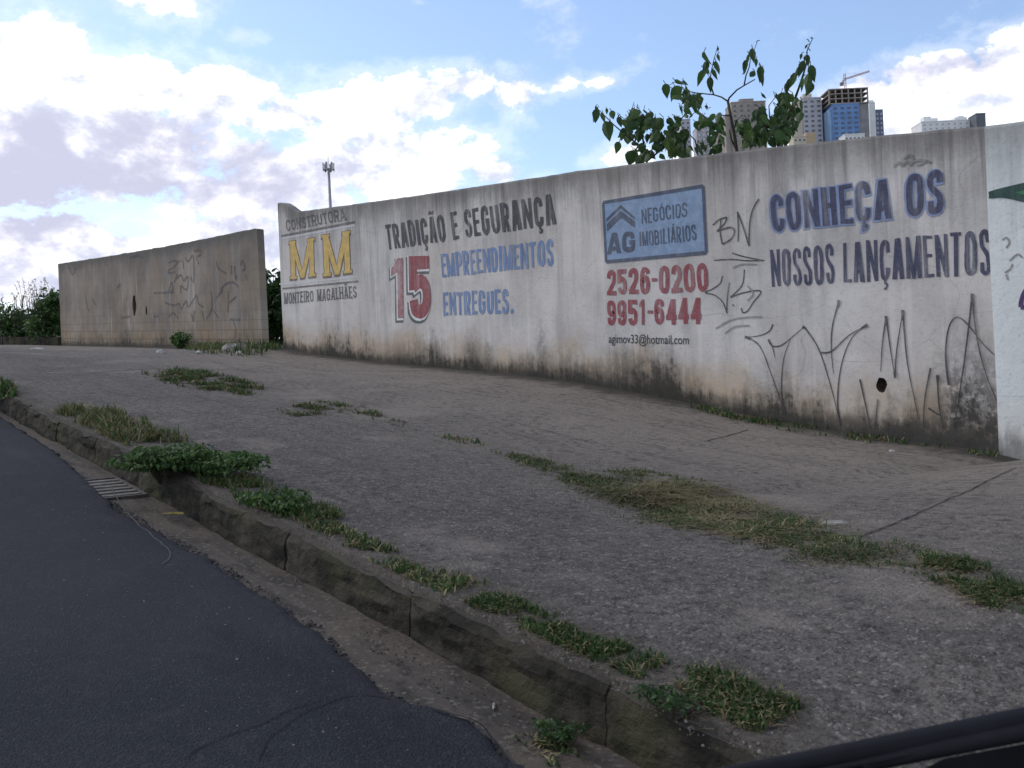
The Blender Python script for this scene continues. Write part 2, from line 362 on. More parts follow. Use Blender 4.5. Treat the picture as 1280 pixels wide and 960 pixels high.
def pos(nb): return nb.n('ShaderNodeNewGeometry').outputs['Position']
def ground_mat(name, kind):
    m, nb, p = newmat(name); P = pos(nb)
    if kind == 'side':
        big = nb.noise(P, .7, 6, .6); mid = nb.noise(P, 4, 6, .65); fine = nb.noise(P, 38, 5, .7)
        col = nb.mix(nb.step(big, .38, .62), (.175, .155, .135), (.108, .098, .090))
        col = nb.mix(nb.m('MULTIPLY', nb.step(mid, .45, .7), .6), col, (.205, .175, .148))
        tr = nb.noise(nb.scale(P, .35, 3.2), 1, 5, .6)
        col = nb.mix(nb.m('MULTIPLY', nb.step(tr, .5, .7), .45), col, (.11, .10, .095))
        v = nb.vor(P, 62); vd = v.outputs['Distance']; vc = v.outputs['Color']
        vb = nb.n('ShaderNodeSeparateColor'); nb.L(vc, vb.inputs[0])
        peb = nb.mix(vb.outputs[0], (.04, .037, .037), (.26, .235, .215))
        col = nb.mix(nb.m('MULTIPLY', nb.step(vd, .52, .30), nb.m('MULTIPLY', nb.step(mid, .62, .38), .62)), col, peb)
        v2 = nb.vor(P, 120); v2b = nb.n('ShaderNodeSeparateColor'); nb.L(v2.outputs['Color'], v2b.inputs[0])
        col = nb.mix(nb.m('MULTIPLY', nb.step(v2b.outputs[1], .55, .95), .3), col, (.05, .046, .043))
        col = nb.mix(nb.m('MULTIPLY', nb.step(fine, .48, .68), .75), col, (.035, .032, .03))
        d0 = nb.n('ShaderNodeSeparateXYZ'); nb.L(P, d0.inputs[0])          # sandy towards the wall, dark gravel towards the kerb, plus windscreen dimming painted in
        sand_dim = nb.step(nb.m('ADD', d0.outputs[1], nb.m('MULTIPLY', nb.m('SUBTRACT', big, .5), 5.0)), 2.6, 6.0)
        col = nb.mix(nb.m('MULTIPLY', sand_dim, .72), nb.mix(.16, col, (.03, .03, .03)), (.255, .22, .185))
        g1 = nb.noise(P, 20, 5, .78); g2 = nb.noise(P, 40, 3, .7)
        gm_ = nb.step(nb.noise(P, 1.6, 5, .6), .36, .58)
        col = nb.mix(nb.m('MULTIPLY', nb.step(g1, .48, .60), nb.m('ADD', .35, nb.m('MULTIPLY', gm_, .45))), col, (.032, .029, .027))
        col = nb.mix(nb.m('MULTIPLY', nb.step(g2, .54, .66), .6), col, (.31, .28, .25))
        st_ = nb.noise(nb.scale(P, .8, 9), 1, 6, .7)
        col = nb.mix(nb.m('MULTIPLY', nb.step(st_, .52, .66), .42), col, (.065, .058, .052))
        pt = nb.noise(nb.vm('ADD', P, (5, 9, 0)), 1.1, 5, .65)
        col = nb.mix(nb.m('MULTIPLY', nb.step(pt, .54, .68), .45), col, (.255, .22, .185))
        # dark strip where the paving meets the wall
        d = nb.n('ShaderNodeSeparateXYZ'); nb.L(P, d.inputs[0])
        dm = nb.m('ADD', d.outputs[1], nb.m('MULTIPLY', nb.m('SUBTRACT', mid, .5), 1.0))
        col = nb.mix(nb.m('MULTIPLY', nb.step(dm, YW - .62, YW - .1), .85), col, (.045, .042, .036))
        kd = nb.m('ADD', d.outputs[1], nb.m('MULTIPLY', nb.m('SUBTRACT', mid, .5), .7))
        col = nb.mix(nb.m('MULTIPLY', nb.step(kd, KERB_Y + .42, KERB_Y + .08), .5), col, (.07, .06, .05))
        h = nb.m('ADD', nb.m('ADD', nb.m('MULTIPLY', g1, -1.6), nb.m('MULTIPLY', nb.step(vd, .6, .1), .35)), nb.m('ADD', fine, nb.m('MULTIPLY', mid, 1.5)))
        nb.L(nb.bump(h, .9, .014), p.inputs['Normal'])
    elif kind == 'asphalt':
        big = nb.noise(P, .5, 5, .6); fine = nb.noise(P, 90, 4, .7); mid = nb.noise(P, 7, 5, .6)
        col = nb.mix(nb.step(big, .35, .65), (.021, .024, .0305), (.032, .034, .039))
        col = nb.mix(nb.m('MULTIPLY', nb.step(mid, .5, .75), .4), col, (.050, .047, .046))
        big2 = nb.noise(nb.scale(P, .5, 2.2), .9, 6, .6); col = nb.mix(nb.m('MULTIPLY', nb.step(big2, .52, .66), .5), col, (.015, .016, .019)); col = nb.mix(nb.m('MULTIPLY', nb.step(big2, .44, .32), .35), col, (.052, .052, .054))
        v = nb.vor(P, 130); vb = nb.n('ShaderNodeSeparateColor'); nb.L(v.outputs['Color'], vb.inputs[0])
        col = nb.mix(nb.m('MULTIPLY', nb.step(vb.outputs[0], .80, .98), .35), col, (.070, .070, .072))
        col = nb.mix(nb.m('MULTIPLY', nb.step(fine, .48, .7), .4), col, (.018, .019, .023))
        h = nb.m('ADD', nb.step(v.outputs['Distance'], .6, .1), fine)
        nb.L(nb.bump(h, .7, .006), p.inputs['Normal'])
    elif kind == 'gutter':
        mid = nb.noise(nb.scale(P, 1.2, 4), 2.5, 6, .6); fine = nb.noise(P, 60, 5, .7); big = nb.noise(P, 1.3, 4)
        col = nb.mix(nb.step(mid, .38, .65), (.092, .078, .066), (.050, .045, .041))
        col = nb.mix(nb.m('MULTIPLY', nb.step(big, .45, .7), .6), col, (.105, .085, .066))
        col = nb.mix(nb.m('MULTIPLY', nb.step(fine, .5, .72), .5), col, (.045, .04, .035))
        lt = nb.noise(P, 9, 6, .75); col = nb.mix(nb.m('MULTIPLY', nb.step(lt, .52, .66), .7), col, (.032, .029, .025)); lw = nb.vor(P, 75); lb = nb.n('ShaderNodeSeparateColor'); nb.L(lw.outputs['Color'], lb.inputs[0]); col = nb.mix(nb.m('MULTIPLY', nb.step(lb.outputs[0], .86, .97), .7), col, (.15, .135, .115))
        nb.L(nb.bump(nb.m('ADD', fine, mid), .7, .01), p.inputs['Normal'])
    elif kind == 'kerb':
        sx = nb.n('ShaderNodeSeparateXYZ'); nb.L(P, sx.inputs[0])
        mid = nb.noise(nb.scale(P, 1, 1, 2), 4, 6, .65); fine = nb.noise(P, 45, 5, .7)
        vs = nb.noise(nb.scale(P, 9, 9, .6), 1, 4, .6)
        col = nb.mix(nb.step(mid, .36, .62), (.072, .062, .047), (.022, .021, .017))
        col = nb.mix(nb.m('MULTIPLY', nb.step(vs, .46, .66), .7), col, (.020, .019, .016))
        col = nb.mix(nb.m('MULTIPLY', nb.step(nb.noise(P, 2.2, 4), .52, .68), .55), col, (.075, .072, .036))
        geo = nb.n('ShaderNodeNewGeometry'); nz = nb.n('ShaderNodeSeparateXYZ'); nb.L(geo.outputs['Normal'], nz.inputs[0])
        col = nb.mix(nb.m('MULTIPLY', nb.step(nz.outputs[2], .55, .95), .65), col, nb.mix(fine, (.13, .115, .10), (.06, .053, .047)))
        nb.L(nb.bump(nb.m('ADD', nb.m('MULTIPLY', mid, 2), fine), .9, .02), p.inputs['Normal'])
    else:   # open ground, rough grass far off
        big = nb.noise(P, .08, 6, .6); mid = nb.noise(P, 1.5, 6, .65)
        col = nb.mix(nb.step(big, .4, .6), (.055, .075, .028), (.085, .085, .04))
        col = nb.mix(nb.m('MULTIPLY', nb.step(mid, .5, .7), .6), col, (.14, .105, .07))
        nb.L(nb.bump(mid, .8, .1), p.inputs['Normal'])
    nb.L(col, p.inputs['Base Color']); p.inputs['Roughness'].default_value = .95; p.inputs['Specular IOR Level'].default_value = .12
    return m
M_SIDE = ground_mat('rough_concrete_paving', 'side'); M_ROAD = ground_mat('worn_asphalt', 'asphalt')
M_GUT = ground_mat('silted_gutter_concrete', 'gutter'); M_KERB = ground_mat('mossy_kerb_concrete', 'kerb'); M_LAND = ground_mat('rough_ground', 'land')
def simple(name, rgb, rough=.7, var=.25, scale=8, metal=0, trans=0, spec=.25):
    m, nb, p = newmat(name); P = nb.n('ShaderNodeTexCoord').outputs['Object']
    f = nb.noise(P, scale, 4, .6)
    nb.L(nb.mix(nb.step(f, .3, .7), tuple(x * (1 - var) for x in rgb), tuple(min(1, x * (1 + var)) for x in rgb)), p.inputs['Base Color'])
    p.inputs['Roughness'].default_value = rough; p.inputs['Metallic'].default_value = metal; p.inputs['Specular IOR Level'].default_value = spec
    if trans:
        t = nb.n('ShaderNodeBsdfTranslucent'); t.inputs[0].default_value = (*[min(1, x * 1.6) for x in rgb], 1)
        ms = nb.n('ShaderNodeMixShader'); ms.inputs[0].default_value = trans
        out = m.node_tree.nodes['Material Output']; nb.L(p.outputs[0], ms.inputs[1]); nb.L(t.outputs[0], ms.inputs[2]); nb.L(ms.outputs[0], out.inputs[0])
    return m
LEAF = [simple('leaf_deep_green', (.030, .062, .020), .55, .3, 9, trans=.2), simple('leaf_mid_green', (.045, .088, .024), .55, .3, 9, trans=.25), simple('leaf_light_green', (.075, .12, .035), .55, .3, 9, trans=.3)]
GRASS = [simple('grass_green', (.042, .082, .022), .7, .3, 3, trans=.2), simple('grass_dark', (.030, .058, .018), .7, .3, 3, trans=.2), simple('grass_straw', (.205, .17, .09), .75, .25, 3, trans=.15), simple('grass_olive', (.10, .105, .04), .75, .3, 3, trans=.15), simple('dead_thatch', (.10, .08, .05), .9, .3, 3)]
BARK = simple('green_brown_bark', (.045, .038, .026), .9, .3, 20)

# ------------------------------------------------------------------ ground sheets
def sheet(name, xs, rows, zf, mat, kind='structure', origin=None):
    """rows: list of functions X -> Y ; zf(X, Y)"""
    xs = np.asarray(xs, float); vs = []; fs = []
    for r in rows:
        Y = r(xs) * np.ones_like(xs); Z = zf(xs, Y); vs += list(zip(xs, Y, Z))
    n = len(xs)
    for j in range(len(rows) - 1):
        for i in range(n - 1): fs.append((j * n + i, j * n + i + 1, (j + 1) * n + i + 1, (j + 1) * n + i))
    o = mesh(name, vs, fs, mat, origin=origin, smooth=True); o['kind'] = kind; return o
def asphalt_edge(X):
    X = np.asarray(X, float)
    px = [(0, 520), (70, 565), (110, 600), (150, 640), (205, 668), (270, 705), (330, 745), (400, 790), (440, 830), (490, 868), (540, 885), (590, 905), (640, 945)]
    pts = sorted([(road(u, v).x, road(u, v).y) for u, v in px])
    xs = [p[0] for p in pts]; ys = [p[1] for p in pts]
    base = np.interp(X, xs, ys)
    return np.minimum(base + np.array([.030 * mnoise.noise(Vector((x * 4.1, 8, 1))) + .018 * mnoise.noise(Vector((x * 13, 1, 7))) + .012 * mnoise.noise(Vector((x * 37, 1, 2))) for x in np.atleast_1d(X)]), KERB_Y - .04)
xr = np.concatenate([np.linspace(-70, -14, 80), np.linspace(-13.9, 4, 1100), np.linspace(4.2, 40, 60)])
road_o = sheet('road', xr, [lambda X: X * 0 - 9, lambda X: X * 0 - 4, lambda X: X * 0 - 1, lambda X: X * 0 + .6, lambda X: asphalt_edge(X) - .05, lambda X: asphalt_edge(X) - .012, lambda X: asphalt_edge(X) + .003],
               lambda X, Y: groad(X) + np.where(Y > asphalt_edge(X) + .001, -.016, np.where(Y > asphalt_edge(X) - .02, .003, .008)), M_ROAD)
gut = sheet('gutter', xr, [lambda X: X * 0 + 1.0, lambda X: X * 0 + 1.3, lambda X: X * 0 + 1.5, lambda X: X * 0 + KERB_Y + .03],
            lambda X, Y: groad(X) - .012 + .007 * np.sin(X * 5) * np.sin(X * 2.2 + Y * 9), M_GUT)
# sidewalk from behind the kerb to behind the walls
xsd = np.concatenate([np.linspace(-75, -20, 60), np.linspace(-19.8, 5, 420), np.linspace(5.3, 35, 60)])
def kedge(X):
    return np.array([.050 + .024 * mnoise.noise(Vector((x * 3.3, 4, 0))) + .014 * mnoise.noise(Vector((x * 11, 2, 5))) for x in np.atleast_1d(X)])
def srow(t):
    if t < 0: return lambda X: KERB_Y + kedge(X) - .006
    return lambda X: KERB_Y + kedge(X) * (1 - t) + (ybase(X) + .5 - KERB_Y) * t + .02 * (t > .002)
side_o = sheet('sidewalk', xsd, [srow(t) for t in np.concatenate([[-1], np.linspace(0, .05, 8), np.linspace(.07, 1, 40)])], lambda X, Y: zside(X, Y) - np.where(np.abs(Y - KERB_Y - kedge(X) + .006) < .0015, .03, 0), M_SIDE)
def terr(X, Y):
    """open land: a little under the paving, level with it behind the walls, hills far off"""
    zs = np.where(Y < KERB_Y, groad(X) - .12, zside(X, np.minimum(Y, ybase(X))) - .06)
    b = Y - ybase(X)
    z = np.where(b > .35, zbase(X) - .02 + .0 * b, zs)
    P = (X * FW.x + Y * FW.y); Q = (X * RT.x + Y * RT.y); d = np.hypot(P, Q)
    hill = 118 * np.exp(-((Q - 190) / 190) ** 2 - ((P - 640) / 230) ** 2)
    ridge = 85 * np.exp(-((P - 1000) / 260) ** 2) * (.8 + .2 * np.sin(Q * .011)) * np.clip((d - 300) / 500, 0, 1)
    lh = 30 * np.exp(-((P - 480) / 120) ** 2 - ((Q + 320) / 150) ** 2)
    return z + hill + ridge * (1 - .45 * np.exp(-((Q + 150) / 250) ** 2)) + lh
gx = np.concatenate([np.linspace(-2500, -140, 60), np.linspace(-120, -30, 40), np.linspace(-28, 12, 110), np.linspace(14, 120, 40), np.linspace(150, 2500, 60)])
gy = np.concatenate([np.linspace(-2500, -60, 30), np.linspace(-50, 0, 14), np.linspace(.8, 12, 48), np.linspace(13, 110, 45), np.linspace(130, 2500, 90)])
GX, GY = np.meshgrid(gx, gy); GZ = terr(GX, GY); nx = len(gx)
fs = [(j * nx + i, j * nx + i + 1, (j + 1) * nx + i + 1, (j + 1) * nx + i) for j in range(len(gy) - 1) for i in range(nx - 1)]
ter = mesh('terrain', np.stack([GX.ravel(), GY.ravel(), GZ.ravel()], 1), fs, M_LAND, smooth=True); ter['kind'] = 'structure'
def tz(x, y): return float(terr(np.array(float(x)), np.array(float(y))))

# kerb: precast stones about 1 m long, butt jointed, each a little out of line
kx = np.arange(-34, 8, 1.0); vs = []; fs = []
rk = random.Random(3)
def kerb_stone(x0, x1, dy, dz, tilt):
    b = len(vs); n = 29
    prof = [(0, -.25), (0, 0.0), (.003, .03), (.006, .065), (.009, .10), (.014, KERB_H - .026), (.026, KERB_H - .006), (.05, KERB_H + .003), (.15, KERB_H + .004), (.152, -.25)]
    for i in range(n):
        x = x0 + (x1 - x0) * i / (n - 1)
        e = .010 if i in (0, n - 1) else .003 if i in (1, n - 2) else 0
        for j, (py, pz) in enumerate(prof):
            q = Vector((x * 3.1, j * .9, dz * 50)); q = Vector((x * 3.1, pz * 14, py * 14)); jit = mnoise.noise(q * .9) * .014 + mnoise.noise(q * 3.1) * .013 - .03 * max(0, mnoise.noise(q * 1.7) - .38) * (pz > .09) + mnoise.noise(q * 8.3) * .004
            top = pz > .08
            vs.append((x, KERB_Y + py + dy + jit + (e if py < .03 else 0), float(groad(x)) + pz + (dz + tilt * (x - x0) + jit * .7 - e * .6 if top else 0)))
    m = len(prof)
    for i in range(n - 1):
        for j in range(m - 1): fs.append((b + i * m + j, b + i * m + j + 1, b + (i + 1) * m + j + 1, b + (i + 1) * m + j))
    fs.append(tuple(b + j for j in range(m))[::-1]); fs.append(tuple(b + (n - 1) * m + j for j in range(m)))
for x in kx:
    kerb_stone(x + .002, x + .998, rk.uniform(-.007, .007), rk.uniform(-.010, .008), rk.uniform(-.010, .010))
kerb = mesh('kerb', vs, fs, M_KERB, smooth=False); kerb['kind'] = 'structure'

# ------------------------------------------------------------------ walls
def make_wall(name, O, e, nrm, th, base, top, mat, lean=0, jag=.006, ends=(None, None), step=.12, seed=1):
    """base/top: (a, z) polylines along the wall direction e; closed solid"""
    base = sorted(base); top = sorted(top)
    a0, a1 = max(base[0][0], top[0][0]), min(base[-1][0], top[-1][0])
    a0 = min(base[0][0], top[0][0]); a1 = max(base[-1][0], top[-1][0])
    A = np.linspace(a0, a1, int((a1 - a0) / step) + 2)
    A = np.unique(np.concatenate([A, [t[0] for t in top if a0 < t[0] < a1]]))
    zb = np.interp(A, [b[0] for b in base], [b[1] for b in base]); zt = np.interp(A, [t[0] for t in top], [t[1] for t in top])
    zt = zt + np.array([mnoise.noise(Vector((a * 2.1, seed, 0))) * jag + mnoise.noise(Vector((a * 9, seed, 3))) * jag for a in A])
    rows = [(-.25, None), (.02, None), (.45, None), (1.1, None), (1.7, None), ('t', -.02), ('t', 0.0)]
    vs = []; foot = []; topv = []; n = len(A)
    def col(off, ri):
        r = rows[ri]
        z = zb + r[0] if r[0] != 't' else zt + r[1]
        for i in range(n):
            a = A[i]
            if i in (0, n - 1):
                sgn = -1 if i == 0 else 1
                a = a + mnoise.noise(Vector((z[i] * 3.7, sgn * 5, seed))) * .02 * sgn
            p = Vector(O) + Vector(e) * a + Vector(nrm) * off; p.z = z[i]
            vs.append(p); foot.append((A[i], z[i] - zb[i] )); topv.append((A[i], zt[i] - z[i]))
    for ri in range(len(rows)): col(0 if ri < len(rows) - 1 else .006, ri)
    for ri in reversed(range(len(rows))): col(th if ri < len(rows) - 1 else th - .006, ri)
    fs = []; nr = 2 * len(rows)
    for j in range(nr):
        j2 = (j + 1) % nr
        for i in range(n - 1): fs.append((j * n + i, j * n + i + 1, j2 * n + i + 1, j2 * n + i))
    # end caps as strips between matching front and back rows
    L = len(rows)
    for i in (0, n - 1):
        for j in range(L - 1):
            q = (j * n + i, (j + 1) * n + i, (nr - 2 - j) * n + i, (nr - 1 - j) * n + i)
            fs.append(q if i == 0 else q[::-1])
    o = mesh(name, vs, fs, mat, uvs={'Foot': foot, 'Top': topv}, origin=Vector(O) + Vector(e) * ((a0 + a1) / 2) + Vector((0, 0, float(zb[n // 2]))))
    bm = bmesh.new(); bm.from_mesh(o.data); bmesh.ops.recalc_face_normals(bm, faces=bm.faces); bm.to_mesh(o.data); bm.free()
    return o
XE = wallpt(1243, 400).x                       # where the white painted stretch begins
mw_base = [(p.x, p.z) for p in wb if p.x < XE] + [(XE, float(zbase(XE)))]
mw_top = [(p.x, p.z) for p in wt if p.x < XE - .05] + [(XE, float(np.interp(XE, [p.x for p in wt], [p.z for p in wt])))]
mw_base[0] = (mw_base[0][0], mw_base[0][1])
wall = make_wall('painted_wall', WO, (1, 0, 0), (0, 1, 0), .14, mw_base, mw_top, M_WALL)
tag(wall, 'long weathered cream wall painted with advertising words and phone numbers', 'wall')
wz = lambda X: (float(zbase(X)), float(np.interp(X, [p.x for p in wt], [p.z for p in wt])))
w2b = [(XE + .004, float(zbase(XE))), (5.5, float(zbase(5.5))), (14, float(zbase(14)))]
t_e = wz(XE)[1]; sl_t = (wt[-1].z - wt[-2].z) / (wt[-1].x - wt[-2].x)
w2t = [(XE + .004, t_e - .004), (5.5, t_e + sl_t * (5.5 - XE)), (14, t_e - .1 * (14 - XE))]
WO2 = Vector((0, YW - .03, 0))
white = make_wall('white_wall', WO2, (1, 0, 0), (0, 1, 0), .18, w2b, w2t, M_WHITE, seed=4)
tag(white, 'white painted wall stretch with green spray graffiti, right of the advertising wall', 'wall')
def lpt(u, v): return on_plane(u, v, LO, LN)
def la(p): return (Vector((p.x, p.y, 0)) - LO).dot(LE)
LTOP = [(77, 328), (130, 321), (200, 309), (260, 297.5), (318, 285.5), (322.5, 286)]
lw_t = [(la(lpt(*p)), lpt(*p).z) for p in LTOP]; lw_t[0] = (0, lw_t[0][1]); lw_t[-1] = (LLEN, lw_t[-1][1])
lw_b = [(0, LB.z), (LLEN, LA.z)]
lwall = make_wall('block_wall', LO, LE, LN, .15, lw_b, lw_t, M_WALL2, seed=9, jag=.012)
tag(lwall, 'bare brown block wall with faded graffiti and two holes, beyond the gap', 'wall')

# holes broken through the render
def cut(obj, spots):
    bm = bmesh.new()
    for (p, rx, rz, seed) in spots:
        r = bmesh.ops.create_icosphere(bm, subdivisions=2, radius=1)
        for v in r['verts']:
            k = 1 + .35 * mnoise.noise(v.co * 1.7 + Vector((seed, 0, 0)))
            v.co = Vector((v.co.x * rx * k, v.co.y * .085 * k, v.co.z * rz * k)) + p
    me = bpy.data.meshes.new('cutter'); bm.to_mesh(me); bm.free()
    c = bpy.data.objects.new('cutter', me); C.objects.link(c)
    md = obj.modifiers.new('holes', 'BOOLEAN'); md.object = c; md.operation = 'DIFFERENCE'; md.solver = 'EXACT'
    bpy.context.view_layer.update()
    dg = bpy.context.evaluated_depsgraph_get(); me2 = bpy.data.meshes.new_from_object(obj.evaluated_get(dg))
    obj.modifiers.remove(md); obj.data = me2; bpy.data.objects.remove(c); bpy.data.meshes.remove(me)
HOLE = simple('raw_broken_block', (.05, .032, .024), .95, .4, 30)
cut(wall, [(wallpt(1102, 481), .05, .065, 2)])
cut(lwall, [(lpt(168, 381), .12, .26, 5), (lpt(183, 388), .05, .11, 8)])
def hole_liner(parent, p, rx, rz, nrm, e):
    v, f = [], []
    n = 14
    for j, (k, dep) in enumerate(((1.12, .004), (.95, .03), (.5, .07), (0.02, .08))):
        for i in range(n):
            a = 2 * math.pi * i / n; kk = k * (1 + .2 * mnoise.noise(Vector((math.cos(a) * 2, math.sin(a) * 2, rx * 50))))
            v.append(p + Vector(e) * math.cos(a) * rx * kk + Vector(nrm) * dep + Vector((0, 0, math.sin(a) * rz * kk)))
    for j in range(3):
        for i in range(n): f.append((j * n + i, j * n + (i + 1) % n, (j + 1) * n + (i + 1) % n, (j + 1) * n + i))
    return mesh('hole', v, f, HOLE, parent)
hole_liner(wall, wallpt(1102, 481), .05, .065, (0, 1, 0), (1, 0, 0))
hole_liner(lwall, lpt(168, 381), .12, .26, LN, LE); hole_liner(lwall, lpt(183, 388), .05, .11, LN, LE)

# ------------------------------------------------------------------ sign writing: hand painted letters drawn as strokes
def catmull(P, n=5, closed=False):
    P = [Vector((p[0], p[1])) for p in P]; out = []
    N = len(P)
    for i in range(N if closed else N - 1):
        p0 = P[i - 1] if (i > 0 or closed) else P[0]; p1 = P[i]; p2 = P[(i + 1) % N]; p3 = P[(i + 2) % N] if (i + 2 < N or closed) else P[-1]
        for k in range(n):
            t = k / n
            out.append(.5 * ((2 * p1) + (p2 - p0) * t + (2 * p0 - 5 * p1 + 4 * p2 - p3) * t * t + (3 * p1 - p0 - 3 * p2 + p3) * t ** 3))
    if not closed: out.append(P[-1])
    return out
def ribbon(P, t, closed=False, g=0):
    """2D ribbon of width t along P -> (verts, quads)"""
    P = [Vector((p[0], p[1])) for p in P]; n = len(P); vs = []; ext = g
    for i in range(n):
        a = P[i - 1] if (i > 0 or closed) else P[i]; b = P[(i + 1) % n] if (i < n - 1 or closed) else P[i]
        d = (b - a); d = d.normalized() if d.length > 1e-9 else Vector((1, 0)); nn = Vector((-d.y, d.x))
        p = P[i]
        if not closed and g:
            if i == 0: p = p - d * ext
            if i == n - 1: p = p + d * ext
        vs += [p + nn * (t / 2 + g), p - nn * (t / 2 + g)]
    m = n if closed else n - 1
    return vs, [(2 * i, 2 * i + 1, 2 * ((i + 1) % n) + 1, 2 * ((i + 1) % n)) for i in range(m)]
def glyph(ch, w, t, g=0, serif=0, th=None):
    """strokes of a letter in a box w x 1: list of (verts2d, faces)"""
    th = th or t * .82
    S = []
    x0, x1 = t / 2, w - t / 2; y0, y1 = th / 2, 1 - th / 2; tc = (t + th) / 2
    def V(x, ya=0, yb=1, s0=True, s1=True):        # stem
        S.append(([Vector((x - t / 2 - g, ya - g)), Vector((x + t / 2 + g, ya - g)), Vector((x + t / 2 + g, yb + g)), Vector((x - t / 2 - g, yb + g))], [(0, 1, 2, 3)]))
        if serif:
            for yy, on in ((ya, s0 and ya == 0), (yb, s1 and yb == 1)):
                if on:
                    ys = (yy, yy + serif * .8) if yy == 0 else (yy - serif * .8, yy)
                    S.append(([Vector((x - t / 2 - serif - g, ys[0] - g)), Vector((x + t / 2 + serif + g, ys[0] - g)), Vector((x + t / 2 + serif + g, ys[1] + g)), Vector((x - t / 2 - serif - g, ys[1] + g))], [(0, 1, 2, 3)]))
    def Dg(xa, ya, xb, yb, k=1):                    # diagonal with level ends
        hx = t / 2 * k + g * 1.15
        dy = g if yb > ya else -g
        S.append(([Vector((xa - hx, ya - dy)), Vector((xa + hx, ya - dy)), Vector((xb + hx, yb + dy)), Vector((xb - hx, yb + dy))], [(0, 1, 2, 3)]))
        if serif:
            for xx, yy in ((xa, ya), (xb, yb)):
                if yy == 0 or yy == 1:
                    ys = (yy, yy + serif * .8) if yy == 0 else (yy - serif * .8, yy)
                    S.append(([Vector((xx - hx - serif, ys[0] - g)), Vector((xx + hx + serif, ys[0] - g)), Vector((xx + hx + serif, ys[1] + g)), Vector((xx - hx - serif, ys[1] + g))], [(0, 1, 2, 3)]))
    def H(xa, xb, y, k=1):
        S.append(([Vector((xa - g, y - th / 2 * k - g)), Vector((xb + g, y - th / 2 * k - g)), Vector((xb + g, y + th / 2 * k + g)), Vector((xa - g, y + th / 2 * k + g))], [(0, 1, 2, 3)]))
    def Cv(P, closed=False, n=5, k=1):
        S.append(ribbon(catmull([(x0 + (x1 - x0) * a, y0 + (y1 - y0) * b) for a, b in P], n, closed), tc * k, closed, g))
    Opts = [(0, .3), (0, .7), (.12, .92), (.5, 1), (.88, .92), (1, .7), (1, .3), (.88, .08), (.5, 0), (.12, .08)]
    Spts = [(1, .74), (.9, .94), (.5, 1), (.1, .93), (0, .76), (.12, .62), (.5, .51), (.88, .39), (1, .24), (.9, .06), (.5, 0), (.1, .06), (0, .26)]
    b = ch
    acc = None
    if ch in 'ÃÁÓÇ': b, acc = {'Ã': 'A', 'Á': 'A', 'Ó': 'O', 'Ç': 'C'}[ch], {'Ã': '~', 'Á': "'", 'Ó': "'", 'Ç': ','}[ch]
    if b == 'I': V(w / 2)
    elif b == 'L': V(x0); H(t / 2, w, th / 2)
    elif b == 'T': V(w / 2, s1=False); H(0, w, 1 - th / 2)
    elif b == 'H': V(x0); V(x1); H(x0, x1, .52)
    elif b == 'E': V(x0); H(x0, w, th / 2); H(x0, w, 1 - th / 2); H(x0, w * .9, .52)
    elif b == 'N': V(x0); V(x1); Dg(x0, 1, x1, 0, 1.05)
    elif b == 'M': V(x0 if not serif else x0 + serif * .5); V(x1 if not serif else x1 - serif * .5); sv = serif; serif_ = 0; Dg2 = Dg; _s = serif; S2 = S; 
    elif b == 'A': Dg(x0 * .9, 0, w / 2 - t * .12, 1); Dg(w - x0 * .9, 0, w / 2 + t * .12, 1); H(w * .25, w * .75, .27, .9)
    elif b == 'V': Dg(w / 2, 0, x0, 1); Dg(w / 2, 0, x1, 1)
    elif b in 'O0': Cv(Opts, True)
    elif b == 'C': Cv([(1, .70), (.88, .92), (.5, 1), (.12, .92), (0, .7), (0, .3), (.12, .08), (.5, 0), (.88, .08), (1, .30)])
    elif b == 'G': Cv([(1, .70), (.88, .92), (.5, 1), (.12, .92), (0, .7), (0, .3), (.12, .08), (.5, 0), (.88, .08), (1, .28), (1, .42)]); H(w * .55, w, .47)
    elif b == 'S': Cv(Spts)
    elif b == 'U': Cv([(0, 1.05), (0, .6), (0, .3), (.12, .08), (.5, 0), (.88, .08), (1, .3), (1, .6), (1, 1.05)])
    elif b == 'D': V(x0); Cv([(0, 1), (.5, 1), (.88, .9), (1, .68), (1, .32), (.88, .1), (.5, 0), (0, 0)])
    elif b in 'PR':
        V(x0); Cv([(0, 1), (.55, 1), (.93, .92), (1, .74), (.93, .54), (.55, .46), (0, .46)])
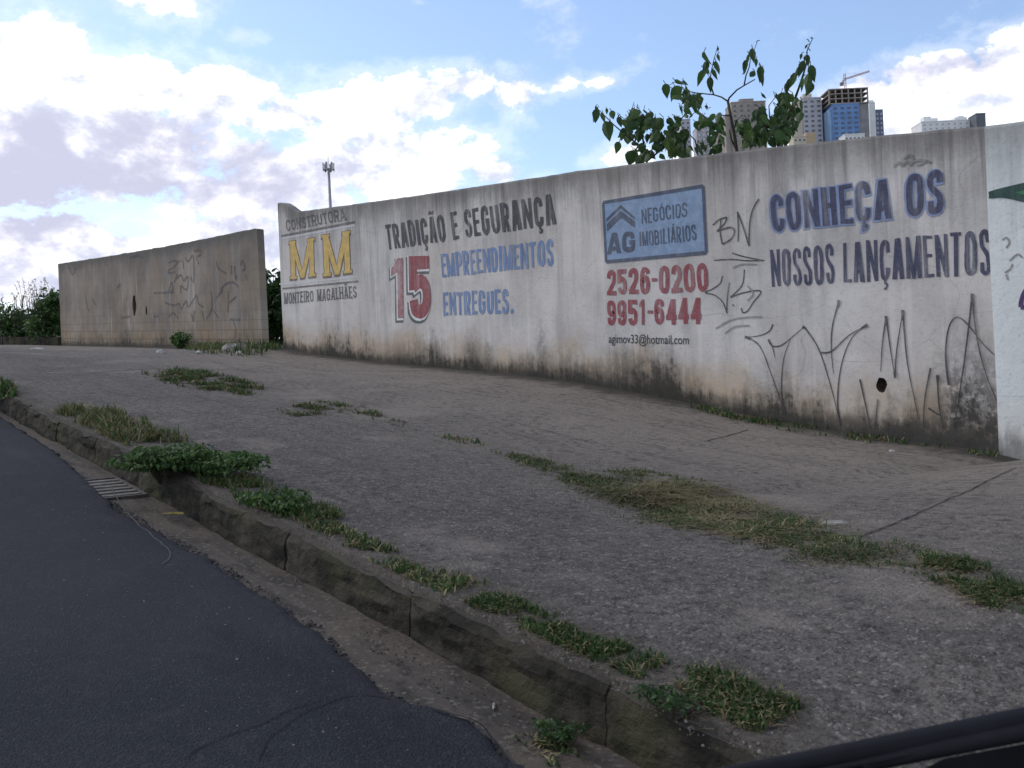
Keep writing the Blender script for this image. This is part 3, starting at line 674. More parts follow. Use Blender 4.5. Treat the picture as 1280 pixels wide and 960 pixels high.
        if b == 'R': Dg(w - t * .5, 0, w * .5, .48)
    elif b == 'B': V(x0); Cv([(0, 1), (.55, 1), (.9, .92), (.95, .76), (.85, .6), (.5, .53), (0, .53)]); Cv([(0, .53), (.55, .53), (.92, .45), (1, .26), (.9, .07), (.55, 0), (0, 0)])
    elif b == '1': V(w * .62); S.append(([Vector((w * .62 + g, 1 + g)), Vector((w * .62 - t * .4, 1 + g)), Vector((-g, .84 + g)), Vector((-g, .70 - g)), Vector((w * .62 + g, .80 - g))], [(0, 1, 2, 3, 4)]))
    elif b == '2': Cv([(0, .70), (.1, .92), (.5, 1), (.9, .92), (1, .72), (.9, .52), (.55, .32), (.1, .06)]); H(0, w, th / 2)
    elif b == '4': V(w * .70); H(0, w, .27); S.append(([Vector((-g, .27)), Vector((t * .8 + g, .27)), Vector((w * .70 + t / 2, .98 + g)), Vector((w * .70 - t / 2 - g, 1 + g))], [(0, 1, 2, 3)]))
    elif b == '5': H(x0 * .9, w * .95, 1 - th / 2); V(x0, .46, 1); Cv([(.02, .53), (.5, .62), (.88, .54), (1, .33), (.88, .08), (.5, 0), (.1, .06), (0, .24)])
    elif b == '6': Cv([(1, .76), (.9, .94), (.5, 1), (.12, .9), (0, .65), (0, .3), (.12, .07), (.5, 0), (.88, .08), (1, .3), (.88, .53), (.5, .60), (.05, .44)])
    elif b == '9': Cv([(0, .24), (.1, .06), (.5, 0), (.88, .1), (1, .35), (1, .7), (.88, .93), (.5, 1), (.12, .92), (0, .7), (.12, .47), (.5, .40), (.95, .56)])
    elif b == '-': H(0, w, .5, 1.25)
    elif b == '.': S.append(ribbon(catmull([(w / 2 + .05 * math.cos(a), .09 + .05 * math.sin(a)) for a in np.linspace(0, 2 * math.pi, 9)[:-1]], 3, True), .1, True, g))
    if b == 'M':
        i0 = (x0 + serif * .5) if serif else x0; i1 = (x1 - serif * .5) if serif else x1; hx = t / 2 * .95 + g
        for xa in (i0, i1):
            S.append(([Vector((xa - hx, 1 + g)), Vector((xa + hx, 1 + g)), Vector((w / 2 + hx * .85, .0 - g)), Vector((w / 2 - hx * .85, .0 - g))], [(0, 1, 2, 3)]))
    if acc == '~': S.append(ribbon(catmull([(w * .18, 1.10), (w * .36, 1.19), (w * .62, 1.11), (w * .82, 1.20)], 4), th * .6, False, g))
    if acc == "'": S.append(ribbon([(w * .42, 1.06), (w * .66, 1.22)], th * .7, False, g))
    if acc == ',': S.append(ribbon(catmull([(w * .52, .02), (w * .50, -.07), (w * .66, -.11), (w * .56, -.20), (w * .36, -.19)], 4), th * .6, False, g))
    return S
WID = {'I': .42, 'M': 1.35, 'N': 1.08, ' ': .5, '-': .55, '.': .4, '1': .68, 'E': .82, 'L': .8, 'T': .9, 'S': .92, 'A': 1.05, 'Ã': 1.05, 'Á': 1.05, 'O': 1.02, 'Ó': 1.02}
def wquad(px): return [wallpt(*p) for p in px]     # TL TR BR BL
def bil(q, x, y):                                   # x,y in 0..1, y up
    return q[3] * (1 - x) * (1 - y) + q[2] * x * (1 - y) + q[1] * x * y + q[0] * (1 - x) * y
def text_strokes(txt, q, t, gap=.17, g=0, serif=0, dx=0, dy=0, jit=0.0, seed=0):
    H_ = ((q[0] - q[3]).length + (q[1] - q[2]).length) / 2; W_ = ((q[1] - q[0]).length + (q[2] - q[3]).length) / 2
    tot = sum(WID.get(c, 1.0) for c in txt) + gap * (len(txt) - 1); sc_ = (W_ / H_) / tot
    x = 0; out = []; rr = random.Random(seed)
    for c in txt:
        wd = WID.get(c, 1.0) * sc_
        if c != ' ':
            tt = t if c == 'I' else min(t, wd * (.27 if c == 'M' else .31 if c == 'N' else .40))
            jy, js = rr.uniform(-jit, jit), rr.uniform(-jit, jit)
            for vs, fs in glyph(c, wd, tt, g, serif):
                out.append(([((x + v.x + js * v.y + dx) / (W_ / H_), v.y * (1 + jy) + dy) for v in vs], fs))
        x += wd + gap * sc_
    return out
def wall_uv(vs):
    X = np.array([v.x for v in vs]); Z = np.array([v.z for v in vs])
    tzv = np.interp(X, [p.x for p in wt], [p.z for p in wt])
    return {'Foot': np.stack([X, Z - zbase(X)], 1), 'Top': np.stack([X, tzv - Z], 1)}
def paint(name, strokes3, mat, parent, layer=0, Y=YW, label=None, nrm=None):
    """strokes3: list of (3D points on the wall plane, faces)"""
    vs = []; fs = []; lift = []
    for i, (pv, pf) in enumerate(strokes3):
        b = len(vs); off = .003 + layer * .0022 + (i % 12) * .00016
        for p in pv: vs.append(Vector(p)); lift.append(off)
        fs += [tuple(b + k for k in f) for f in pf]
    uv = wall_uv(vs)
    nn = Vector(nrm) if nrm is not None else WN
    v2 = [v - nn * o for v, o in zip(vs, lift)]
    o = mesh(name, v2, fs, mat, parent, uvs=uv)
    # faces towards the street
    bm = bmesh.new(); bm.from_mesh(o.data)
    for f in bm.faces:
        if f.normal.dot(nn) > 0: f.normal_flip()
    bm.to_mesh(o.data); bm.free()
    if label: o['label'] = label
    return o
def write(name, txt, px, mat, parent, layer=0, label=None, **kw):
    q = wquad(px)
    wob = lambda p: p + Vector((mnoise.noise(p * 5.1), 0, mnoise.noise(p * 5.1 + Vector((9, 2, 4))))) * .010 + Vector((mnoise.noise(p * 17), 0, mnoise.noise(p * 17 + Vector((3, 1, 7))))) * .006
    return paint(name, [([wob(bil(q, x, y)) for x, y in v], f) for v, f in text_strokes(txt, q, **kw)], mat, parent, layer, label=label)
def pxstrokes(lines, width, smooth=True, f=wallpt, taper=None, origin_n=None):
    """pixel polylines of the photograph -> strokes on the wall, width in metres"""
    out = []
    for L in lines:
        P3 = [f(*p) for p in L]
        e = Vector((1, 0, 0)) if f in (wallpt, whitept) else LE
        O0 = P3[0]; P2 = [((p - O0).dot(e), p.z) for p in P3]
        if smooth and len(P2) > 2: P2 = catmull(P2, 6)
        vs, fs = ribbon(P2, width)
        if taper:
            n = len(P2)
            for i in range(n):
                c = (vs[2 * i] + vs[2 * i + 1]) / 2; k = 1 + (taper - 1) * i / max(1, n - 1)
                vs[2 * i] = c + (vs[2 * i] - c) * k; vs[2 * i + 1] = c + (vs[2 * i + 1] - c) * k
        out.append(([Vector((O0.x, O0.y, 0)) + e * v.x + Vector((0, 0, v.y)) for v in vs], fs))
    return out
def whitept(u, v): return on_plane(u, v, WO2, WN)

# builder's name and MM monogram
write('lettering', 'CONSTRUTORA', [(357.5, 275.8), (430, 260.5), (433, 274.8), (358.5, 289)], GREYBLK, wall, t=.19, serif=.10, gap=.26, jit=.02, label='small black serif word CONSTRUTORA')
paint('rule_line', pxstrokes([[(351.7, 295), (444, 277.5)]], .035, False), THIN, wall)
paint('rule_line', pxstrokes([[(352.4, 298.5), (444, 281.5)]], .03, False), PALEGREY, wall)
paint('rule_line', pxstrokes([[(353.3, 360.8), (448, 351.7)]], .03, False), THIN, wall)
paint('rule_line', pxstrokes([[(354.5, 356), (448, 345.8)]], .025, False), PALEGREY, wall)
for q in ([(362, 302), (392.5, 297.3), (394.2, 345), (363.8, 349)], [(403, 294.2), (437.3, 288.5), (439.3, 340.8), (405.3, 345.6)]):
    kw = dict(t=.27, serif=.075, gap=.1)
    o = write('monogram_outline', 'M', q, BROWN, wall, 0, g=.035, dx=-.012, dy=-.015, **kw)
    o = write('monogram_letter', 'M', q, GOLD, wall, 1, label='gold slab serif letter M', **kw)
write('lettering', 'MONTEIRO MAGALHÃES', [(355, 366.7), (445.3, 356.7), (446.2, 372.5), (355, 380)], GREYBLK, wall, t=.19, serif=.085, gap=.24, jit=.02, label='small black serif words MONTEIRO MAGALHÃES')
# slogan
write('lettering', 'TRADIÇÃO E SEGURANÇA', [(481.3, 282), (692, 241.6), (696, 280), (485.2, 312.4)], BLACK, wall, t=.205, gap=.2, jit=.025, label='black words TRADIÇÃO E SEGURANÇA')
write('lettering', 'EMPREENDIMENTOS', [(550.4, 318), (691.3, 299.4), (692.5, 331.6), (552.8, 347)], BLUE, wall, t=.20, gap=.17, jit=.02, label='faded blue word EMPREENDIMENTOS')
write('lettering', 'ENTREGUES.', [(553.4, 366), (641, 361), (642, 391.5), (554.5, 394.7)], BLUE, wall, t=.20, gap=.18, jit=.02, label='faded blue word ENTREGUES')
for ch, q, mt in (('1', [(489, 323), (507.5, 322), (508, 397.5), (490.5, 398)], PINK), ('5', [(511, 321), (537.5, 319.5), (540.5, 396.5), (512.5, 398)], RED)):
    kw = dict(t=.26)
    write('numeral_drop_shade', ch, q, SHADOW, wall, 0, g=.035, dx=-.055, dy=-.045, **kw)
    write('numeral_edge', ch, q, WHITEP, wall, 1, g=.02, dx=-.02, dy=-.016, **kw)
    write('numeral', ch, q, mt, wall, 2, label='big red numeral %s with pale edge and dark drop shade' % ch, **kw)
# estate agent's panel
A4 = lambda x, y: (740 + x / 4.364, 220 + y / 4.364)
def quadstroke(*pts): return ([wallpt(*p) for p in pts], [tuple(range(len(pts)))])
panel = paint('painted_panel', [quadstroke(A4(62, 145), A4(607, 55), A4(625, 418), A4(78, 468))], SIGNBL, wall, 0, label='sky blue painted panel with dark border, roof emblem and letters AG')
fr = [A4(62, 145), A4(607, 55), A4(625, 418), A4(78, 468)]
paint('panel_border', pxstrokes([[fr[i], fr[(i + 1) % 4]] for i in range(4)], .035, False), SIGNDK, panel, 1)
paint('roof_emblem', [quadstroke(A4(158, 158), A4(234, 222), A4(234, 240), A4(158, 176)), quadstroke(A4(158, 158), A4(80, 232), A4(80, 250), A4(158, 176)),
                      quadstroke(A4(159, 190), A4(236, 248), A4(236, 284), A4(159, 226)), quadstroke(A4(159, 190), A4(82, 262), A4(84, 302), A4(159, 228))], SIGNDK, panel, 1)
write('lettering', 'AG', [A4(90, 316), A4(234, 300), A4(237, 412), A4(86, 430)], SIGNDK, panel, 1, t=.27, gap=.12)
write('lettering', 'NEGÓCIOS', [A4(268, 184), A4(518, 146), A4(521, 222), A4(273, 260)], SIGNDK, panel, 1, t=.115, gap=.26)
write('lettering', 'IMOBILIÁRIOS', [A4(259, 305), A4(565, 264), A4(570, 348), A4(263, 383)], SIGNDK, panel, 1, t=.115, gap=.28)
write('lettering', '2526-0200', [A4(80, 515), A4(632, 474), A4(635, 628), A4(83, 650)], RED, wall, t=.25, gap=.16, jit=.012, label='dark red phone number 2526-0200')
write('lettering', '9951-6444', [A4(80, 680), A4(595, 664), A4(597, 806), A4(84, 815)], RED, wall, t=.25, gap=.16, jit=.012, label='dark red phone number 9951-6444')
# email, in lower case
fc = bpy.data.curves.new('mail', 'FONT'); fc.body = 'agimov33@hotmail.com'; fc.offset = .012; fc.resolution_u = 3
fo = bpy.data.objects.new('mail', fc); C.objects.link(fo); bpy.context.view_layer.update()
me = bpy.data.meshes.new_from_object(fo.evaluated_get(bpy.context.evaluated_depsgraph_get()))
mv = [v.co.copy() for v in me.vertices]; mf = [tuple(p.vertices) for p in me.polygons]
bpy.data.objects.remove(fo)
mx0 = min(v.x for v in mv); mx1 = max(v.x for v in mv)
q = wquad([A4(92, 860), A4(530, 866), A4(530, 918), A4(92, 910)])
paint('lettering', [([bil(q, (v.x - mx0) / (mx1 - mx0), v.y / .74) for v in mv], mf)], BLACK, wall, label='small black e-mail address agimov33@hotmail.com')
# right hand slogan
CQ = [(961.5, 245), (1179.5, 212), (1179.5, 265.5), (966, 290)]
write('lettering_halo', 'CONHEÇA OS', CQ, HALO, wall, 0, t=.17, gap=.2, g=.045, dx=-.015, dy=-.01)
write('lettering', 'CONHEÇA OS', CQ, NAVY, wall, 1, t=.17, gap=.2, jit=.012, label='navy words CONHEÇA OS with a blue halo')
write('lettering', 'NOSSOS LANÇAMENTOS', [(962.8, 313), (1238, 286.5), (1239, 343), (964.8, 358.8)], NAVY, wall, 0, t=.155, gap=.22, jit=.012, label='dark navy words NOSSOS LANÇAMENTOS')
# spray tags
K4 = lambda pts: [A4(*p) for p in pts]
K5 = lambda pts: [(880 + x / 3.2, 360 + y / 3.2) for x, y in pts]
paint('graffiti', pxstrokes([K4(p) for p in (
    [(660, 268), (695, 238), (738, 224)], [(738, 226), (722, 262), (685, 300), (715, 290), (760, 280), (779, 305), (758, 345), (712, 372)], [(705, 240), (700, 300), (712, 372)],
    [(795, 195), (800, 280), (798, 358)], [(795, 195), (830, 290), (858, 382)], [(858, 382), (862, 260), (880, 180), (912, 125)])], .014), SPRAY, wall, 1, label='black spray letters BN')
paint('graffiti', pxstrokes([K4(p) for p in (
    [(666, 460), (760, 455), (850, 462), (940, 460)], [(765, 420), (830, 440), (930, 460)],
    [(712, 545), (700, 585), (660, 615), (618, 636), (670, 650), (715, 690), (737, 750)], [(750, 580), (738, 670), (737, 750)], [(832, 510), (825, 580), (800, 620), (755, 662)],
    [(755, 662), (830, 636), (922, 628), (880, 690), (850, 735), (825, 745), (815, 720)], [(768, 700), (774, 710)])], .012), SPRAY, wall, 0, label='black spray scribble under the letters BN')
paint('graffiti', pxstrokes([K4(p) for p in ([(770, 500), (820, 482), (900, 482)], [(675, 832), (760, 785), (850, 770), (930, 768)], [(728, 858), (780, 822), (862, 815)], [(850, 600), (880, 640), (850, 680)])], .014), SPRAYF, wall, 1)
paint('graffiti', pxstrokes([K5(p) for p in (
    [(276, 145), (262, 172), (225, 190), (170, 197)], [(170, 197), (225, 235), (275, 360), (325, 505)], [(325, 505), (311, 420), (318, 290), (348, 200)],
    [(258, 205), (275, 238), (285, 280)], [(258, 208), (275, 232), (312, 228), (360, 190), (402, 155)], [(402, 155), (460, 245), (510, 400), (546, 548)],
    [(546, 548), (535, 450), (550, 310), (592, 200), (655, 148)], [(541, 50), (515, 150), (510, 240), (519, 345)], [(470, 258), (512, 252), (580, 190), (655, 148)])], .017, taper=.28), SPRAY, wall, 0, label='large thin black spray tag near the ground')
paint('graffiti', pxstrokes([K5(p) for p in (
    [(730, 115), (715, 220), (708, 335)], [(730, 115), (745, 230), (765, 358)], [(765, 358), (772, 250), (797, 90)], [(797, 90), (815, 300), (862, 530)],
    [(625, 365), (648, 470), (668, 565)], [(697, 445), (690, 510), (688, 560)], [(908, 320), (885, 440), (878, 560)], [(935, 350), (942, 470), (960, 575)], [(900, 480), (930, 500), (955, 510)],
    [(980, 388), (968, 260), (982, 155), (1015, 116), (1060, 150), (1110, 215), (1165, 270)], [(1075, 25), (1055, 200), (1020, 450), (1000, 560)], [(1075, 25), (1092, 190), (1125, 330), (1172, 450)])], .017, taper=.28), SPRAY, wall, 1, label='spiky black spray tag below NOSSOS LANÇAMENTOS')
for k in ([(730, 110), (730, 140)], [(797, 88), (797, 125)], [(1075, 22), (1074, 60)], [(652, 146), (630, 160)], [(541, 48), (537, 75)], [(170, 197), (182, 197)]):
    pass
paint('graffiti', pxstrokes([K5(p) for p in ([(730, 112), (730, 150)], [(797, 88), (797, 130)], [(1075, 22), (1073, 72)], [(656, 147), (632, 160)], [(541, 48), (537, 78)], [(166, 196), (188, 199)], [(936, 348), (937, 385)], [(402, 152), (396, 162)], [(765, 335), (766, 360)])], .028, taper=.5), SPRAY, wall, 2)
paint('graffiti', pxstrokes([[(1117, 208), (1124, 203), (1128, 207), (1134, 202), (1140, 207)], [(1136, 205), (1150, 200), (1164, 203)], [(1130, 199), (1138, 194), (1143, 202)], [(1146, 207), (1156, 203)]], .02), SPRAYF, wall, 1)
# graffiti on the white stretch
paint('graffiti', [([whitept(*p) for p in ((1244, 243), (1262, 237), (1284, 231), (1300, 228), (1300, 252), (1284, 249), (1262, 243.5))], [tuple(range(7))])], GREENP, white, 0, label='green spray arrow shape with dark outline', nrm=WN)
paint('graffiti', pxstrokes([[(1236.5, 244), (1250, 240), (1284, 232), (1330, 222)], [(1236.5, 244), (1256, 243), (1284, 249), (1330, 262)]], .05, f=whitept), GREENDK, white, 1)
paint('graffiti', pxstrokes([[(1276, 384), (1277.5, 374), (1283, 362), (1300, 345)], [(1276, 384), (1290, 384)]], .034, f=whitept), PURPLE, white, 0)
paint('graffiti', pxstrokes([[(1253, 300), (1258, 297), (1262, 303), (1258, 310)], [(1262, 326), (1272, 318), (1278, 322)], [(1256, 341), (1262, 337)], [(1260, 350), (1258, 343)], [(1266, 330), (1262, 338)]], .014, f=whitept), SPRAYF, white, 0)
# faint old tags on the block wall
B5 = lambda pts: [(60 + x / 4.571, 270 + y / 4.571) for x, y in pts]
TG = [[(690, 270), (715, 255), (740, 265), (720, 290), (690, 310), (690, 325), (725, 320)], [(740, 262), (768, 258), (775, 300)], [(785, 235), (800, 260), (830, 230), (832, 375), (815, 350)], [(835, 200), (870, 195), (875, 220), (850, 235), (862, 275)],
      [(690, 430), (705, 380), (715, 420), (700, 430)], [(735, 360), (760, 335), (775, 370), (800, 345), (795, 420), (760, 400), (760, 440)], [(605, 440), (660, 438), (720, 435)], [(720, 380), (740, 330)],
      [(960, 255), (975, 300), (1020, 330)], [(1048, 280), (1050, 335)], [(1065, 285), (1072, 360), (1078, 340)], [(1100, 280), (1112, 255), (1125, 300), (1110, 310)], [(1130, 335), (1140, 370)],
      [(670, 495), (720, 510), (750, 500), (760, 530), (790, 485), (800, 520), (830, 480), (850, 455), (860, 500), (890, 520)], [(690, 575), (715, 555), (745, 585)], [(930, 430), (938, 520), (905, 590)], [(938, 525), (975, 585)], [(985, 420), (1020, 385), (1060, 380), (1090, 405)],
      [(1030, 430), (1028, 550)], [(1030, 500), (1075, 460)], [(1040, 590), (1095, 592)], [(1060, 600), (1072, 640), (1070, 690)], [(420, 580), (470, 575)], [(605, 575), (630, 570)], [(820, 560), (832, 600), (835, 540)], [(210, 450), (225, 520), (240, 545)], [(250, 470), (280, 520)],
      [(1000, 420), (960, 470)], [(880, 545), (895, 600)], [(120, 290), (140, 335), (160, 290)], [(395, 410), (415, 390)], [(470, 235), (520, 225), (545, 240)]]
strk = pxstrokes([B5(p) for p in TG], .045, f=lpt)
gvs = []
def paint_left(name, strokes, mat, label=None):
    vs = []; fs = []
    for i, (pv, pf) in enumerate(strokes):
        b = len(vs); vs += [Vector(p) - LN * (.003 + (i % 12) * .0002) for p in pv]; fs += [tuple(b + k for k in f) for f in pf]
    A = np.array([la(v) for v in vs]); Z = np.array([v.z for v in vs])
    zb_ = np.interp(A, [0, LLEN], [LB.z, LA.z]); zt_ = np.interp(A, [t[0] for t in lw_t], [t[1] for t in lw_t])
    o = mesh(name, vs, fs, mat, lwall, uvs={'Foot': np.stack([A, Z - zb_], 1), 'Top': np.stack([A, zt_ - Z], 1)})
    if label: o['label'] = label
paint_left('graffiti', strk[:13], SPRAYW2, 'faded black scribbles high on the block wall'); paint_left('graffiti', strk[13:], SPRAYW2, 'faded black scribbles low on the block wall')

# low footing left of the block wall
lf = MB(); LF0 = CAM + ray(76, 432) * 28.9; LF1 = CAM + ray(-160, 433) * 36
ed = Vector((LF1.x - LF0.x, LF1.y - LF0.y, 0))
for k in range(4):
    a = LF0 + ed * (k / 4 + .002); b = LF0 + ed * ((k + 1) / 4 - .002); a.z = float(zside(a.x, a.y)); b.z = float(zside(b.x, b.y))
    mid = (a + b) / 2; ax = (b - a) / 2; lf.box(mid + Vector((0, 0, .05 + .01 * (k % 2))), ax, ed.normalized().cross(UP) * .08, Vector((0, 0, .20)))
foot = lf.build('low_footing', M_KERB, origin=LF0); tag(foot, 'low broken wall footing under the overgrown bushes at far left', 'low wall')

# ------------------------------------------------------------------ vegetation
def leafblade(out, p, d, nrm, L, W, mi, fold=.25, droop=.3):
    """heart shaped leaf from p along d"""
    d = d.normalized(); s = d.cross(nrm)
    if s.length < 1e-4: s = d.orthogonal()
    s.normalize(); n = s.cross(d)
    ts = [(0, .05), (.08, .34), (.28, .5), (.55, .40), (.8, .18), (1, .0)]
    vs = []
    for t, wd in ts:
        c = p + d * (L * t) - n * (droop * L * t * t)
        vs += [c + s * (wd * W) - n * (fold * W * wd), c, c - s * (wd * W) - n * (fold * W * wd)]
    fs = []
    for i in range(len(ts) - 1):
        a = 3 * i; fs += [(a, a + 1, a + 4, a + 3), (a + 1, a + 2, a + 5, a + 4)]
    out.add(vs, fs, mi)
def planept(u, v, y): return on_plane(u, v, Vector((0, y, 0)), WN)
def sapling(label, root_px, y, branches, leaves, clusters, seed):
    rr = random.Random(seed)
    rp = planept(*root_px, y); gz = tz(rp.x, y)
    root = empty('sapling', (rp.x, y, gz)); tag(root, label, 'plant', 'saplings growing behind the painted wall')
    st = MB()
    for br in branches:
        yy = y; P = []
        for i, (u, v) in enumerate(br['p']):
            P.append(planept(u, v, y + br.get('y', 0) * i / max(1, len(br['p']) - 1)))
        if br.get('root'): P = [Vector((rp.x, y, gz - .1)), Vector(((rp.x + P[0].x) / 2 + .04, y, (gz + P[0].z) / 2))] + P
        r0, r1 = br['r']; n = len(P); st.tube(P, [r0 + (r1 - r0) * i / (n - 1) for i in range(n)], 7)
    lv = MB()
    for (u, v, L, ang) in leaves:          # single leaves: centre, length in pixels, lean
        yy = y + rr.uniform(-.25, .25); c = planept(u, v, yy); sc_ = (c - CAM).dot(FW) / FPX; L_ = L * sc_ * 1.1
        d = (RT * math.sin(ang) - UP * math.cos(ang) + FW * rr.uniform(-.35, .35)).normalized()
        nr = (-FW + RT * rr.uniform(-.9, .9) + UP * .4).normalized()
        leafblade(lv, c - d * L_ * .5, d, nr, L_, L_ * rr.uniform(.38, .68), rr.choice((0, 0, 1)), fold=rr.uniform(.2, .6), droop=rr.uniform(-.3, .4))
        st.tube([c - d * L_ * .5, c - d * L_ * .5 + UP * L_ * .22 + RT * rr.uniform(-.03, .03)], .004, 5)
    for (u, v, ru, rv, n, L) in clusters:
        for _ in range(int(n * .9)):
            a = rr.uniform(0, 6.283); q = math.sqrt(rr.random()); yy = y + rr.uniform(-.35, .35)
            c = planept(u + ru * q * math.cos(a), v + rv * q * math.sin(a), yy); sc_ = (c - CAM).dot(FW) / FPX; L_ = L * sc_ * rr.uniform(.38, 1.0)
            d = (RT * rr.uniform(-.9, .9) - UP * rr.uniform(.35, 1.1) + FW * rr.uniform(-.6, .6)).normalized()
            nr = (-FW * rr.uniform(.2, 1) + RT * rr.uniform(-1, 1) + UP * rr.uniform(.1, .9)).normalized()
            leafblade(lv, c - d * L_ * .4, d, nr, L_, L_ * rr.uniform(.45, .9), rr.choice((0, 0, 0, 1, 1, 2)), fold=rr.uniform(.1, .5), droop=rr.uniform(.1, .5))
            if rr.random() < .5: st.tube([c - d * L_ * .4, c - d * L_ * .4 + UP * L_ * .3 + RT * rr.uniform(-.05, .05)], .0035, 5)
    st.build('stem', BARK, root, smooth=True); lv.build('foliage', LEAF, root, smooth=False)
    return root
c7 = lambda x, y: (870 + x / 5.65, 40 + y / 5.65)
c6 = lambda x, y: (730 + x / 5.333, 40 + y / 5.333)
sapling('tall forked sapling with drooping leaves above the wall, middle one of three', (922, 192), 7.95,
    [dict(p=[c7(290, 850), c7(265, 690), c7(240, 570), c7(225, 490)], r=(.019, .013), root=True), dict(p=[c7(225, 490), c7(180, 460), c7(125, 443), c7(0, 430), c7(-70, 415)], r=(.009, .005), y=.2),
     dict(p=[c7(225, 490), c7(235, 465), c7(290, 408), c7(345, 375), c7(415, 335)], r=(.010, .005), y=-.2), dict(p=[c7(125, 443), c7(100, 360), c7(105, 290), c7(125, 200), c7(150, 110)], r=(.008, .003)),
     dict(p=[c7(340, 376), c7(352, 310), c7(375, 250), c7(385, 190), c7(430, 75)], r=(.008, .003)), dict(p=[c7(285, 830), c7(250, 760), c7(235, 690)], r=(.012, .006)), dict(p=[c7(240, 590), c7(180, 590), c7(140, 610)], r=(.008, .004))],
    [(*c7(80, 190), 19, .35), (*c7(62, 255), 17, -.3), (*c7(42, 330), 20, -.35), (*c7(158, 250), 18, .2), (*c7(128, 300), 13, .25), (*c7(100, 375), 18, .05), (*c7(160, 185), 10, .3), (*c7(155, 125), 6, 0), (*c7(75, 280), 12, .5),
     (*c7(408, 160), 17, .1), (*c7(372, 200), 15, -.15), (*c7(345, 250), 17, -.2), (*c7(338, 290), 8, -.5), (*c7(395, 300), 12, -.7), (*c7(423, 220), 10, 0), (*c7(445, 300), 17, -.25), (*c7(478, 315), 19, .3), (*c7(465, 295), 18, .05), (*c7(430, 72), 3, 0)],
    [(*c7(20, 490), 7, 6, 9, 13), (*c7(70, 535), 4, 4, 4, 8), (*c7(110, 640), 20, 9, 26, 18), (*c7(150, 720), 14, 9, 14, 18), (*c7(50, 640), 9, 6, 8, 15), (*c7(100, 820), 17, 5, 12, 15), (*c7(350, 720), 11, 13, 16, 19), (*c7(330, 650), 8, 6, 6, 15)], 11)
sapling('leafy sapling at the right of the clump with a tall leaning shoot', (974, 186), 8.25,
    [dict(p=[c7(580, 820), c7(640, 640), c7(700, 470), c7(745, 340), c7(780, 225), c7(785, 130), c7(825, 42)], r=(.022, .003), root=True), dict(p=[c7(600, 760), c7(520, 600), c7(515, 520), c7(575, 440)], r=(.010, .003)), dict(p=[c7(560, 800), c7(480, 650), c7(450, 560)], r=(.012, .005)), dict(p=[c7(690, 500), c7(730, 480), c7(760, 500)], r=(.006, .003))],
    [(*c7(745, 262), 20, -.35), (*c7(715, 285), 18, -.5), (*c7(690, 340), 22, -.45), (*c7(665, 385), 18, .05), (*c7(635, 400), 13, -.1), (*c7(785, 350), 20, -.25), (*c7(765, 370), 16, .2), (*c7(822, 290), 20, .15), (*c7(798, 410), 17, -.45), (*c7(790, 205), 14, .1), (*c7(742, 172), 8, -.3),
     (*c7(775, 105), 5, -.6), (*c7(800, 65), 4, .4), (*c7(805, 125), 4, .7), (*c7(770, 190), 6, .2), (*c7(822, 45), 4, 1.2), (*c7(480, 455), 8, .7), (*c7(760, 520), 14, .25), (*c7(570, 445), 4, .4)],
    [(*c7(640, 500), 13, 11, 22, 18), (*c7(610, 590), 14, 11, 24, 19), (*c7(540, 680), 18, 14, 34, 20), (*c7(620, 700), 14, 12, 26, 20), (*c7(700, 590), 6, 11, 10, 15), (*c7(430, 690), 16, 15, 28, 19), (*c7(460, 600), 8, 9, 12, 17), (*c7(560, 780), 18, 5, 16, 16), (*c7(680, 670), 8, 7, 10, 15), (*c7(390, 780), 10, 6, 10, 15)], 12)
